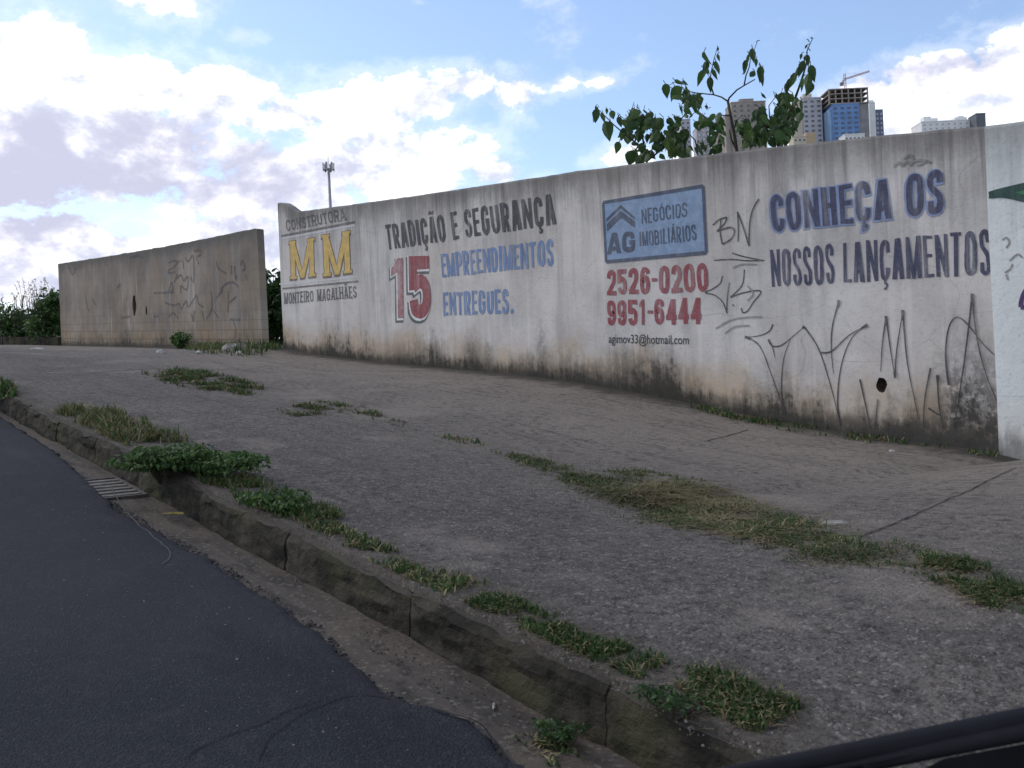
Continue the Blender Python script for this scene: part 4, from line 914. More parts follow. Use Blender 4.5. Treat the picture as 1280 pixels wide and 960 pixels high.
sapling('broad bushy sapling at the left of the clump above the blue panel', (808, 206), 8.1,
    [dict(p=[c6(420, 880), c6(400, 760), c6(380, 640), c6(350, 530), c6(358, 480)], r=(.02, .004), root=True), dict(p=[c6(400, 780), c6(270, 680), c6(200, 620), c6(120, 540), c6(80, 500)], r=(.011, .003)), dict(p=[c6(600, 830), c6(580, 700), c6(600, 600), c6(560, 560)], r=(.012, .004)), dict(p=[c6(420, 860), c6(520, 780), c6(600, 640), c6(680, 540), c6(720, 440)], r=(.012, .004)),
     dict(p=[c6(760, 800), c6(740, 720), c6(700, 680), c6(640, 655)], r=(.009, .004)), dict(p=[c6(690, 450), c6(690, 380), c6(660, 330), c6(600, 335), c6(560, 360)], r=(.005, .003))],
    [(*c6(85, 560), 16, -.1), (*c6(70, 575), 12, -.3), (*c6(85, 515), 9, .3), (*c6(130, 570), 13, .1), (*c6(150, 660), 24, .1), (*c6(165, 640), 18, -.3), (*c6(190, 555), 12, .2), (*c6(235, 600), 13, .2), (*c6(228, 770), 15, -.25), (*c6(548, 395), 17, .1), (*c6(592, 425), 14, -.1), (*c6(640, 330), 13, 1.3), (*c6(680, 335), 9, .9), (*c6(525, 835), 10, .6), (*c6(480, 780), 12, .9), (*c6(690, 380), 8, .3), (*c6(150, 530), 7, 0), (*c6(455, 545), 4, 0)],
    [(*c6(260, 690), 10, 8, 10, 20), (*c6(310, 590), 13, 11, 22, 20), (*c6(380, 570), 12, 10, 20, 19), (*c6(350, 660), 12, 10, 16, 20), (*c6(350, 800), 10, 12, 16, 21), (*c6(440, 640), 14, 12, 24, 20), (*c6(500, 620), 8, 8, 10, 18), (*c6(520, 720), 12, 10, 20, 19), (*c6(430, 820), 7, 8, 9, 16), (*c6(600, 740), 14, 18, 30, 20), (*c6(670, 760), 10, 14, 22, 20), (*c6(590, 620), 10, 6, 10, 15), (*c6(630, 590), 7, 6, 6, 12), (*c6(650, 430), 10, 9, 14, 19), (*c6(720, 450), 12, 8, 14, 18), (*c6(690, 520), 14, 8, 16, 18), (*c6(770, 460), 5, 6, 6, 13), (*c6(780, 780), 7, 6, 8, 14), (*c6(790, 600), 5, 6, 6, 15), (*c6(620, 690), 14, 10, 18, 18)], 13)

def bush(name, label, c, rx, ry, rz, n, L, seed, cat='bush', group=None, mats=(0, 0, 1, 1, 2), stalks=0):
    rr = random.Random(seed); root = empty(name, c); tag(root, label, cat, group); lv = MB(); st = MB(); c = Vector(c)
    for k in range(9):
        a = rr.uniform(0, 6.28); e = c + Vector((math.cos(a) * rx * rr.uniform(.2, .7), math.sin(a) * ry * rr.uniform(.2, .7), rz * rr.uniform(.8, 1.7)))
        st.tube([c - UP * .05, (c + e) / 2 + Vector((rr.uniform(-.1, .1), 0, .1 * rz)), e], [min(.02, rx * .03), min(.013, rx * .02), min(.005, rx * .008)], 6)
    lob = [(rr.uniform(-.65, .65), rr.uniform(-.6, .6), rr.uniform(.35, 1.45), rr.uniform(.3, .6)) for _ in range(16)]
    for _ in range(n):
        lx, ly, lz, lr = rr.choice(lob); q = Vector((rr.gauss(0, 1), rr.gauss(0, 1), rr.gauss(0, 1))); q = q.normalized() * (rr.random() ** .4) * lr
        p = c + Vector(((lx + q.x) * rx, (ly + q.y) * ry, max(.03, lz + q.z) * rz))
        d = Vector((rr.uniform(-1, 1), rr.uniform(-1, 1), rr.uniform(-1, .5))); nr = Vector((rr.uniform(-1, 1), rr.uniform(-1, 1), rr.uniform(0, 1.2)))
        l = L * rr.uniform(.6, 1.3); leafblade(lv, p, d, nr, l, l * rr.uniform(.4, .75), rr.choice(mats))
    for _ in range(stalks):
        p = c + Vector((rr.uniform(-1, 1) * rx, rr.uniform(-1, 1) * ry, rz * rr.uniform(1.0, 1.6))); st.tube([c - UP * .04, (c + p) / 2 + Vector((p.x - c.x, p.y - c.y, 0)) * .3, p], [.01, .009, .008], 5); h = rr.uniform(.45, 1.1) * rz * .8; b = Vector((rr.uniform(-.25, .25), rr.uniform(-.25, .25), 0)) * h
        st.tube([p, p + UP * h * .6 + b * .3, p + UP * h + b], [.007, .005, .003], 5)
        for k in range(10):
            t = rr.uniform(.5, 1); leafblade(lv, p + UP * h * t + b * t * t, Vector((rr.uniform(-1, 1), rr.uniform(-1, 1), rr.uniform(-.2, .8))), Vector((rr.uniform(-1, 1), rr.uniform(-1, 1), .3)), L * .45, L * .13, 2)
    st.build('stem', BARK, root); lv.build('foliage', LEAF, root)
    return root
def behind(u, v, dist): p = CAM + ray(u, v) * dist; return (p.x, p.y, tz(p.x, p.y))
bush('bush', 'dark bush filling the gap between the two walls', behind(338, 430, 21.6), .95, .6, .95, 1500, .14, 21, mats=(0, 0, 0, 1))
bush('bush', 'dark bush behind the end of the block wall, seen through the gap', behind(345, 425, 25), 1.0, .8, 1.05, 900, .16, 22, mats=(0, 0, 1))
bush('bush', 'dense green bush against the far end of the block wall', behind(56, 430, 30.2), 1.0, .7, .88, 1800, .15, 23, stalks=45)
bush('bush', 'green bush with tall grassy stalks, second from the block wall', behind(22, 430, 31.5), 1.1, .8, .70, 1600, .15, 24, stalks=45, mats=(0, 1, 1, 2))
bush('bush', 'low bush at the left border of the photo', behind(-18, 430, 33), 1.2, .9, .60, 1300, .15, 25, stalks=14)
def blades(name, label, poly_px, n, hr, straw=.3, lie=.5, seed=1, fpt=side, zf=zside, width=.004, clump=1.0, kind='stuff', cat=None, edge=.6, thr=-.25, fade=.14):
    """grass tuft patch: pixel outline projected onto the ground"""
    rr = np.random.default_rng(seed); poly = [(fpt(u, v).x, fpt(u, v).y) for u, v in poly_px]; pa = np.array(poly)
    lo, hi = pa.min(0), pa.max(0); pts = []
    tries = 0
    while len(pts) < n and tries < 25:
        tries += 1
        P = rr.uniform(lo, hi, (n, 2)); P = P[inpoly(P, poly)]
        for x, y in P:
            v = mnoise.noise(Vector((x * 2.3 * clump, y * 3.5 * clump, seed))) + .6 * mnoise.noise(Vector((x * 7 * clump, y * 9 * clump, seed + 5)))
            dm = min(abs((bx_ - ax_) * (ay_ - y) - (ax_ - x) * (by_ - ay_)) / (math.hypot(bx_ - ax_, by_ - ay_) + 1e-9) for (ax_, ay_), (bx_, by_) in zip(poly, poly[1:] + poly[:1]))
            if v > thr + edge * rr.random() ** .7 and dm / fade > rr.random() ** 1.5: pts.append((x, y))
    pts = pts[:n]; vs = []; fs = []; mi = []
    for (x, y) in pts:
        z = float(zf(x, y)); st = rr.random() < straw; h = rr.uniform(*hr) * (1.3 if st else 1); a = rr.uniform(0, 6.283); w_ = width * rr.uniform(.6, 1.5)
        l = rr.uniform(.55, 1.3) * lie * (1.7 if st else 1); dx, dy = math.cos(a), math.sin(a); sx, sy = -dy * w_, dx * w_
        b = len(vs); up = max(.12, 1 - .55 * l)
        p1 = (x + dx * h * l * .4, y + dy * h * l * .4, z + h * up * .62); p2 = (x + dx * h * l, y + dy * h * l, z + h * up * (.75 if l > .7 else 1))
        vs += [(x - sx, y - sy, z - .005), (x + sx, y + sy, z - .005), (p1[0] - sx * .8, p1[1] - sy * .8, p1[2]), (p1[0] + sx * .8, p1[1] + sy * .8, p1[2]), p2]
        fs += [(b, b + 1, b + 3, b + 2), (b + 2, b + 3, b + 4)]
        m = 2 if st else (1 if rr.random() < .4 else (3 if rr.random() < .25 else 0)); mi += [m, m]
    for (x, y) in pts[::2]:
        x += rr.normal(0, .06); y += rr.normal(0, .05); z = float(zf(x, y)) + .002; a = rr.uniform(0, 6.283); h = rr.uniform(.012, .05); w_ = width * .45; dx, dy = math.cos(a) * h, math.sin(a) * h
        b = len(vs); vs += [(x - dy / h * w_, y + dx / h * w_, z), (x + dy / h * w_, y - dx / h * w_, z), (x + dx, y + dy, z + rr.uniform(.001, .010))]; fs.append((b, b + 1, b + 2)); mi.append(4 if rr.random() < .85 else 2)
    c = pa.mean(0); o = mesh(name, vs, fs, GRASS, origin=(c[0], c[1], float(zf(c[0], c[1]))), fmat=mi)
    tag(o, label, cat or 'grass', None, kind); return o
S_ = lambda x, y: (640 + x / 2, 520 + y / 2)
blades('grass', 'strip of green and dry grass across the middle of the paving', [(612, 565), (650, 566), (690, 575), (740, 588), (800, 586), (880, 600), (930, 622), (990, 640), (1050, 655), (1110, 670), (1170, 690), (1210, 705), (1160, 722), (1085, 712), (1010, 710), (940, 690), (880, 675), (800, 655), (740, 630), (690, 600)], 14500, (.015, .048), .36, 1.1, 31, width=.0023, thr=-.38, fade=.34, clump=1.5)
blades('grass', 'dry straw lying on the middle grass strip', [(735, 612), (800, 600), (880, 606), (960, 640), (1030, 655), (1050, 668), (980, 676), (900, 668), (820, 640)], 3600, (.04, .12), .92, 1.25, 32, width=.0022, thr=-.4, fade=.25)
blades('grass', 'green grass at the right end of the middle strip', [(1150, 690), (1215, 700), (1290, 735), (1300, 775), (1240, 765), (1190, 735), (1150, 725)], 2600, (.02, .055), .3, .9, 33, width=.0024, thr=-.38, fade=.25, clump=1.5)
blades('grass', 'grass patch on the paving in front of the gap', [(175, 468), (225, 460), (270, 466), (340, 488), (330, 497), (250, 490), (200, 478)], 4200, (.03, .10), .4, .9, 34, width=.0045, thr=-.2, fade=.7, clump=1.3)
blades('grass', 'thin grass line below the word TRADIÇÃO', [(345, 512), (400, 500), (450, 506), (510, 530), (500, 536), (440, 516), (360, 522)], 1500, (.02, .06), .45, .9, 35, width=.0035, thr=-.2, fade=.3, clump=1.4)
blades('grass', 'tiny grass specks between the paving cracks', [(520, 540), (600, 548), (700, 590), (690, 600), (600, 560)], 260, (.02, .05), .3, .6, 46, width=.004)
blades('grass', 'weedy grass at the foot of the gap', [(228, 432), (300, 432), (352, 428), (354, 438), (330, 446), (290, 446), (235, 440)], 4500, (.06, .26), .22, .6, 36, width=.007, thr=-.2, fade=.3)
blades('grass', 'grass along the kerb at the left border', [(-20, 478), (12, 482), (22, 495), (0, 499), (-20, 495)], 1500, (.05, .15), .1, .6, 37, width=.006)
def kstrip(name, label, u0v0, w0, w1, x_px0, x_px1, n, hr, seed, straw=.15, thr=.0):
    a = side(*x_px0); b = side(*x_px1)
    P = [(a.x, KERB_Y + w0), (b.x, KERB_Y + w0), (b.x, KERB_Y + w1), (a.x, KERB_Y + w1)]
    return blades(name, label, P, n, hr, straw, .6, seed, fpt=lambda x, y: Vector((x, y, 0)), zf=lambda x, y: float(zside(x, y)) + .004, width=.0032, clump=1.5, fade=.11, thr=thr)
kstrip('grass', 'brownish grass on the kerb left of the drain', None, .06, .50, (60, 515), (190, 556), 3600, (.03, .13), 38, .5, -.25)
kstrip('grass', 'low grass along the kerb right of the big weed', None, .05, .36, (270, 600), (385, 655), 2600, (.02, .06), 39, .25, -.2)
kstrip('grass', 'sparse grass along the middle of the kerb', None, .05, .24, (400, 655), (560, 745), 1600, (.012, .04), 43, .3, -.3)
kstrip('grass', 'green grass tufts along the nearer kerb', None, .06, .22, (570, 755), (725, 840), 2600, (.010, .036), 44, .15, -.5)
kstrip('grass', 'dark grass along the nearest end of the kerb', None, .07, .27, (725, 845), (905, 940), 2600, (.010, .038), 45, .2, -.5)
blades('grass', 'moss and small weeds growing at the wall foot', [(790, 488), (860, 500), (960, 522), (1100, 545), (1240, 562), (1250, 575), (1100, 556), (960, 536), (860, 510)], 900, (.02, .07), .2, .6, 47, width=.005)
blades('grass', 'weeds in the gutter near the lower edge of the photo', [(640, 915), (700, 920), (740, 950), (690, 955)], 500, (.012, .035), .3, .8, 48, fpt=road, zf=lambda x, y: float(groad(x)) - .01, width=.004)

def weed(label, px, rx, ry, rz, n, L, seed, fpt=side, mats=(0, 1, 1, 2), dz=0.0, name='weed', group='weeds growing along the kerb'):
    p = fpt(*px); p.z += dz
    return bush(name, label, p, rx, ry, rz, n, L, seed, 'weed', group, mats)
weed('large leafy weed spilling over the kerb beside the drain', (200, 592), .38, .26, .085, 3600, .026, 51)
weed('leafy weed on the kerb top just right of the largest one', (262, 590), .46, .24, .065, 3000, .026, 52)
weed('dry drooping weed hanging down the kerb face to the gutter', (262, 632), .16, .10, .15, 900, .028, 53, fpt=road, mats=(0, 2, 2))
weed('small weed on the kerb before the broken corner stone', (345, 636), .26, .13, .05, 1000, .024, 54)
weed('small dark weed growing against the block wall foot', (225, 436), .34, .2, .22, 420, .09, 55, group=None)
weed('weed tuft at the foot of the nearest kerb stone', (700, 925), .09, .05, .035, 300, .015, 56, fpt=road, mats=(0, 0, 1))
weed('small weed on the nearest kerb stone beside the dark grass', (836, 882), .12, .07, .025, 360, .014, 57, mats=(0, 0, 1))

# ------------------------------------------------------------------ things on the street
PEB = [simple('grey_gravel', (.16, .15, .145), .9, .4, 30), simple('brown_gravel', (.10, .085, .07), .9, .4, 30), simple('pale_gravel', (.20, .185, .17), .9, .3, 30)]
PEBD = [simple('tar_crumb', (.03, .03, .033), .95, .4, 30), simple('silt_crumb', (.075, .062, .05), .95, .4, 30), simple('grit_crumb', (.12, .105, .09), .95, .4, 30)]
def pebbles(name, label, poly_px, n, rr_, seed, fpt=side, zf=zside, mats=None):
    rr = np.random.default_rng(seed); poly = [(fpt(u, v).x, fpt(u, v).y) for u, v in poly_px]; pa = np.array(poly); lo, hi = pa.min(0), pa.max(0)
    pts = np.zeros((0, 2))
    while len(pts) < n:
        P = rr.uniform(lo, hi, (n, 2)); pts = np.concatenate([pts, P[inpoly(P, poly)]])
    vs = []; fs = []; mi = []
    for x, y in pts[:n]:
        r = rr_[0] + (rr_[1] - rr_[0]) * rr.random() ** 3; z = float(zf(x, y)); b = len(vs); a = rr.uniform(0, 6.28); e = rr.uniform(.6, 1)
        ring = [(math.cos(a + k * math.pi / 3) * r * rr.uniform(.8, 1.15), math.sin(a + k * math.pi / 3) * r * e * rr.uniform(.8, 1.15)) for k in range(6)]
        vs += [(x + p, y + q, z - .002) for p, q in ring] + [(x + p * .65, y + q * .65, z + r * .5) for p, q in ring]
        for k in range(6): fs.append((b + k, b + (k + 1) % 6, b + 6 + (k + 1) % 6, b + 6 + k))
        fs.append(tuple(b + 6 + k for k in range(6))); m = int(rr.choice([0, 0, 1, 1, 1, 2])); mi += [m] * 7
    c = pa.mean(0); o = mesh(name, vs, fs, mats or PEB, origin=(c[0], c[1], float(zf(c[0], c[1]))), fmat=mi); tag(o, label, 'gravel', None, 'stuff'); return o
pebbles('gravel', 'loose gravel scattered over the near paving', [(420, 640), (700, 640), (1000, 720), (1280, 780), (1280, 920), (900, 945), (700, 830), (520, 730)], 4200, (.0015, .006), 61)
pebbles('gravel', 'fine loose gravel over the farther paving', [(200, 520), (420, 500), (800, 560), (1250, 620), (1270, 720), (700, 640), (420, 640)], 2200, (.002, .006), 62)
pebbles('gravel', 'grit and chips lying in the gutter', [(330, 690), (440, 790), (560, 880), (640, 925), (720, 950), (640, 880), (520, 790), (380, 700)], 700, (.0015, .006), 63, road, lambda x, y: float(groad(x)) - .011, PEBD)
pebbles('gravel', 'tar crumbs broken off along the asphalt edge', [(60, 560), (150, 632), (270, 698), (400, 780), (480, 860), (590, 900), (640, 940), (610, 945), (480, 880), (380, 790), (260, 712), (140, 645), (55, 570)], 1800, (.002, .010), 65, road, lambda x, y: float(groad(x)) - .004, PEBD[:1] * 2 + PEBD[1:2])
pebbles('gravel', 'stray chips on the asphalt', [(60, 600), (300, 760), (500, 900), (600, 955), (250, 955), (60, 760)], 260, (.002, .006), 64, road, lambda x, y: float(groad(x)) + .007)

# iron drain grate in the gutter
IRON = simple('rusty_iron', (.06, .05, .045), .75, .35, 25); IRONP = simple('worn_concrete_bars', (.13, .12, .105), .85, .3, 25)
gp = road(168, 610); gz0 = float(groad(gp.x))
gr = empty('drain_grate', (gp.x, 1.62, gz0)); tag(gr, 'slotted storm drain grate in the gutter beside the large weed', 'drain')
def zg(x, d): return float(groad(x)) + d
def slab(mb, x0, x1, y0, y1, zb_, zt_):
    vs = [(x, y, zg(x, z)) for z in (zb_, zt_) for y in (y0, y1) for x in (x0, x1)]
    mb.add(vs, [(0, 2, 3, 1), (4, 5, 7, 6), (0, 1, 5, 4), (1, 3, 7, 5), (3, 2, 6, 7), (2, 0, 4, 6)])
f = MB(); gx0, gx1 = gp.x - .38, gp.x + .22
slab(f, gx0, gx1, 1.46, 1.485, -.02, .004); slab(f, gx0, gx1, 1.72, 1.742, -.02, .004); slab(f, gx0, gx0 + .02, 1.485, 1.72, -.02, .004); slab(f, gx1 - .02, gx1, 1.485, 1.72, -.02, .004)
f.build('frame', IRON, gr)
pit = MB(); slab(pit, gx0 + .02, gx1 - .02, 1.485, 1.72, -.016, -.010); pit.build('slot_floor', simple('slot_black', (.008, .008, .008), .95), gr)  # near-black slab stands in for an open pit below the bars
for k in range(6):
    xx = gx0 + .06 + k * .09; b = MB(); slab(b, xx, xx + .04, 1.486, 1.719, -.009, .003); b.build('bar', IRONP, gr)

# surface marks on the road: cracks and a scraped pale line
CRK = simple('tar_crack', (.012, .012, .013), .9, .2); CHALK = simple('pale_scrape', (.062, .062, .068), .9, .35, 40)
def groundline(name, px, width, mat, fpt, zf, lift, parent=None, var=.5, seed=0):
    rr = random.Random(seed); P = catmull([(fpt(u, v).x, fpt(u, v).y) for u, v in px], 8)
    P = [p + Vector((mnoise.noise(Vector((p.x * 9, p.y * 9, seed))), mnoise.noise(Vector((p.y * 9, p.x * 9, seed + 3))))) * .018 for p in P]
    vs, fs = ribbon(P, width)
    for i in range(len(P)):
        c = (vs[2 * i] + vs[2 * i + 1]) / 2; k = 1 + var * mnoise.noise(Vector((i * .7, seed, 1)))
        vs[2 * i] = c + (vs[2 * i] - c) * k; vs[2 * i + 1] = c + (vs[2 * i + 1] - c) * k
    o = mesh(name, [(v.x, v.y, float(zf(v.x, v.y)) + lift) for v in vs], [f_[::-1] for f_ in fs], mat, parent)
    if not parent: o['kind'] = 'structure'
    return o
rz = lambda x, y: float(groad(x)) + .008
groundline('road_scrape', [(138, 612), (160, 645), (185, 668), (205, 685), (213, 700), (207, 708)], .006, CHALK, road, rz, .004, road_o)
groundline('road_crack', [(235, 952), (270, 928), (320, 912), (370, 890), (400, 878)], .0045, CRK, road, rz, .004, road_o, seed=2)
groundline('road_crack', [(325, 955), (335, 930), (365, 905), (400, 885), (450, 873), (490, 878)], .0045, CRK, road, rz, .004, road_o, seed=3)
groundline('road_crack', [(540, 890), (590, 905), (622, 930), (630, 965)], .006, CRK, road, rz, .004, road_o, seed=4)
groundline('paving_joint', [(1075, 672), (1125, 652), (1175, 630), (1235, 602), (1270, 585)], .007, CRK, side, lambda x, y: float(zside(x, y)), .004, side_o, seed=5)
groundline('paving_joint', [(880, 552), (910, 545), (935, 538)], .010, CRK, side, lambda x, y: float(zside(x, y)), .004, side_o, seed=6)
groundline('paving_joint', [(90, 470), (180, 462), (330, 462)], .02, CRK, side, lambda x, y: float(zside(x, y)), .004, side_o, seed=7)

# litter
PAPER = simple('crumpled_white_paper', (.36, .36, .35), .85, .1); STONE = simple('grey_stone', (.24, .22, .20), .9, .3, 9); YEL = simple('yellowed_leaf', (.26, .21, .06), .8, .25, 30)
def scrap(name, label, px, size, mat, cat, fpt=side, hgt=.35, seed=0, dz=0, group=None):
    p = fpt(*px); p.z += dz; bm = bmesh.new(); bmesh.ops.create_icosphere(bm, subdivisions=2, radius=1)
    for v in bm.verts:
        k = 1 + .5 * mnoise.noise(v.co * 1.9 + Vector((seed * 7, 0, 0))); v.co = Vector((v.co.x * size[0] * k, v.co.y * size[1] * k, max(-.15, v.co.z) * size[2] * k))
    me = bpy.data.meshes.new(name); bm.to_mesh(me); bm.free(); me.materials.append(mat); o = bpy.data.objects.new(name, me); C.objects.link(o); o.location = p; o.rotation_euler.z = seed
    return tag(o, label, cat, group)
scrap('paper_scrap', 'white paper scrap lying before the low footing at far left', (46, 437), (.11, .05, .035), PAPER, 'litter', seed=1)
scrap('paper_scrap', 'small white scrap at the foot of the block wall, nearer its middle', (201, 441), (.08, .06, .05), PAPER, 'litter', seed=2)
scrap('paper_scrap', 'small white scrap at the block wall foot, nearer the gap', (248, 441.5), (.09, .06, .04), PAPER, 'litter', seed=3)
scrap('paper_scrap', 'tiny white scrap on the paving below the spiky spray tag', (1115, 564), (.022, .016, .012), PAPER, 'litter', seed=4)
scrap('stone', 'flat grey stone lying at the corner of the block wall', (293, 438), (.24, .16, .12), STONE, 'stone', seed=5)
scrap('stone', 'pale stone in the weeds before the gap', (299, 443), (.07, .06, .06), PAPER, 'stone', seed=6)
scrap('stone', 'flat pale rubble piece lying in the middle grass strip', (1043, 655), (.055, .03, .018), STONE, 'stone', seed=7)
yl = side(0, 480); o = scrap('dry_stick', 'short yellow stick lying in the gutter below the drooping weed', (222, 640), (.075, .012, .010), YEL, 'stick', fpt=road, seed=1, dz=-.01); o.rotation_euler.z = .9
o = scrap('dry_stick', 'pale broken stick in the gutter beside the nearer kerb', (617, 878), (.03, .005, .005), STONE, 'stick', fpt=road, seed=2, dz=-.01); o.rotation_euler.z = -.6

# ------------------------------------------------------------------ far things: mast, towers, crane
def at(u, v, d): return CAM + ray(u, v) * d
STEEL = simple('galvanised_steel', (.28, .28, .30), .5, .1, 3, metal=.3)
mp = at(413, 262, 150); mb_ = Vector((mp.x, mp.y, tz(mp.x, mp.y)))
topz = at(410, 212, 150).z
mast = empty('telecom_mast', mb_); tag(mast, 'slim grey telecom mast with an antenna ring at its top', 'mast')
pm = MB(); pm.tube([mb_, Vector((mb_.x, mb_.y, topz))], [.42, .20], 12); pm.build('pole', STEEL, mast, smooth=True)
hd = MB(); cz = Vector((mb_.x, mb_.y, topz))
rg = [cz + Vector((math.cos(a) * .72, math.sin(a) * .72, .0)) for a in np.linspace(0, 2 * math.pi, 13)]; hd.tube(rg, .07, 6); 
hd.tube([cz + UP * .02 - RT * .7, cz + UP * .02 + RT * .7], .06, 6); hd.tube([cz + UP * .03 - FW * .7, cz + UP * .03 + FW * .7], .06, 6); hd.build('antenna_ring', STEEL, mast)
for k in range(6):
    a = k * math.pi / 3 + .2; p = cz + Vector((math.cos(a), math.sin(a), 0)) * .80; b = MB(); b.box(p + UP * .38, Vector((math.cos(a), math.sin(a), 0)) * .07, Vector((-math.sin(a), math.cos(a), 0)) * .14, UP * .62); b.build('antenna_panel', STEEL, mast)
b = MB(); b.tube([cz, cz + UP * 2.0], .035, 6); b.build('lightning_rod', STEEL, mast)

DB = 620.0
CON = simple('raw_concrete', (.30, .265, .245), .9, .15, .2); CON2 = simple('grey_concrete', (.24, .235, .25), .9, .15, .2); WHT = simple('white_render', (.70, .70, .70), .8, .06, .2); BEI = simple('beige_render', (.50, .45, .38), .85, .08, .2)
LAV = simple('pale_grey_render', (.42, .42, .47), .85, .08, .2); SLT = simple('slate_blue_cladding', (.12, .15, .23), .6, .15, .2); NET = simple('blue_safety_netting', (.15, .26, .49), .85, .15, .15); NETL = simple('pale_blue_netting', (.26, .38, .56), .85, .12, .15)
WIN = simple('hazed_window_glass', (.075, .085, .10), .2, .2, 1, spec=.5); PUR = simple('plum_cladding', (.09, .065, .10), .7, .15, .2); DKG = simple('dark_grey_block', (.13, .14, .16), .8, .1, .2); ORA = simple('ochre_render', (.46, .35, .24), .85, .1, .2); CRN = simple('crane_paint', (.42, .22, .20), .6, .1, 1); LTW = simple('lit_opening', (.62, .60, .55), .8, .1, 1)  # window glass colour lightened to suggest distance haze
def tower(label, u0, u1, vtop, d, mat, wins=None, depth=18, cat='building', group=None, extra=None, name='tower_block', wmat=WIN, fl=3.0, yaw=None):
    """block whose front faces the camera; wins = (columns, floors, width share, height share)"""
    vm = vtop + 5; a = at(u0, vm, d); b = at(u1, vm, d); W_ = (Vector((b.x, b.y, 0)) - Vector((a.x, a.y, 0))).length
    e = (Vector((b.x, b.y, 0)) - Vector((a.x, a.y, 0))).normalized(); n = Vector((-e.y, e.x, 0))
    if n.dot(FW) < 0: n = -n
    top = at((u0 + u1) / 2, vtop, d).z; c = (a + b) / 2; gz = min(tz(a.x, a.y), tz(b.x, b.y), tz(c.x + n.x * depth, c.y + n.y * depth)) - .5
    base = Vector((c.x, c.y, gz)) + n * (depth / 2)
    root = empty(name, base); tag(root, label, cat, group)
    m = MB(); m.box(base + UP * ((top - gz) / 2), e * (W_ / 2), n * (depth / 2), UP * ((top - gz) / 2)); m.build('wall', mat, root)
    r = MB(); r.box(base + UP * (top - gz + .35), e * (W_ / 2 + .15), n * (depth / 2 + .15), UP * .345); r.build('roof_parapet', mat, root)
    front = base - n * (depth / 2)
    if wins:
        nc, nf, ws, hs = wins; first = None
        for j in range(nf):
            for i in range(nc):
                z = top - fl * (j + .62); x = (i + .5) / nc - .5
                p = Vector((front.x, front.y, 0)) + e * (x * W_) + UP * z - n * .06
                if first is None:
                    q = MB(); q.box(p, e * (W_ / nc * ws / 2), n * .055, UP * (fl * hs / 2)); first = q.build('window', wmat, root); p0 = p
                else:
                    o_ = first.copy(); C.objects.link(o_); o_.parent = root; o_.location = first.location + (p - p0)
    return root, base, e, n, W_, top, gz, front
def addbox(root, name, mat, c, e, n, w_, d_, z0, z1):
    m = MB(); m.box(Vector((c.x, c.y, (z0 + z1) / 2)), e * (w_ / 2), n * (d_ / 2), UP * ((z1 - z0) / 2)); return m.build(name, mat, root)
SK = 'distant towers beyond the wall'
# brownish tower behind the saplings
t = tower('brownish grey tower seen through the saplings', 914, 957, 128, 600, CON, (5, 11, .35, .4), 16, group=SK)
addbox(t[0], 'stair_tower', CON, t[1], t[2], t[3], t[4] * .42, 8, t[5] + .71, t[5] + 3.4)
addbox(t[0], 'side_wing', CON, t[1] - t[2] * (t[4] / 2 + 1.8), t[2], t[3], 3.4, 12, t[6], t[5] - 6)
# grey tower with beige flank
t = tower('grey tower with a beige flank, left of the blue tower', 1003, 1027, 123, 610, LAV, (3, 22, .5, .42), 16, group=SK)
addbox(t[0], 'beige_flank', BEI, t[1] - t[2] * (t[4] / 2 + 2.6), t[2], t[3], 5.0, 15, t[6], t[5] - .8)
addbox(t[0], 'stair_tower', BEI, t[1] - t[2] * 1.2, t[2], t[3], 5.2, 7, t[5] + .71, t[5] + 4.2)
t = tower('narrow dark plum tower touching the blue tower', 1027.5, 1037, 127.5, 622, PUR, (2, 20, .4, .35), 14, group=SK, wmat=LAV)
# blue netted tower under construction
t = tower('concrete tower under construction wrapped in blue netting', 1040, 1074, 131, 600, NET, (4, 16, .55, .42), 18, group=SK, wmat=SLT)
root, base, e, n, W_, top, gz, front = t
addbox(root, 'netted_return', NETL, base - e * (W_ / 2 + .85) + n * .6, e, n, 1.65, 17, gz, top - 2)
addbox(root, 'concrete_flank', CON2, base + e * (W_ / 2 + 3.0) + n * .3, e, n, 5.9, 17, gz, top + 1.5)
cw = W_ + 7.6; cc = base + e * 2.2
for k in range(4):
    z = top + .8 + k * 2.9
    addbox(root, 'floor_slab', CON, cc, e, n, cw - (0 if k < 3 else .0), 18, z, z + .55)
    if k < 3:
        for i in range(7):
            for jj in (-1, 1):
                addbox(root, 'column', CON, cc + e * ((i / 6 - .5) * (cw - .8)) + n * (jj * 8.4), e, n, .75, .75, z + .56, z + 2.89)
        addbox(root, 'core_wall', CON2, cc + e * 3, e, n, cw * .34, 6, z + .56, z + 2.89)
# tower crane standing on its roof
zr = top + .8 + 3 * 2.9 + .55
cp = at(1062.8, 105, 600); cp = Vector((cp.x, cp.y, zr)) + n * 9
cr_ = empty('tower_crane', cp); tag(cr_, 'thin red tower crane standing on the blue netted tower', 'crane')
zj = at(1063, 98.5, 609).z; q = MB()
def lattice(mb, A, B, s, nseg, r=.10):
    d = (B - A); t_ = d.normalized(); a1 = t_.orthogonal().normalized(); b1 = t_.cross(a1)
    cs = [(a1 * i + b1 * j) * s for i, j in ((-1, -1), (1, -1), (1, 1), (-1, 1))]
    for c_ in cs: mb.tube([A + c_, B + c_], r, 5)
    for k in range(nseg):
        for i in range(4): mb.tube([A + d * (k / nseg) + cs[i], A + d * ((k + 1) / nseg) + cs[(i + 1) % 4]], r * .6, 4)
lattice(q, cp, Vector((cp.x, cp.y, at(1063, 92, 609).z)), .55, 7); q.build('mast', CRN, cr_)
jc = Vector((cp.x, cp.y, zj)); jt = at(1087, 89, 603); jb = at(1052, 104, 612)
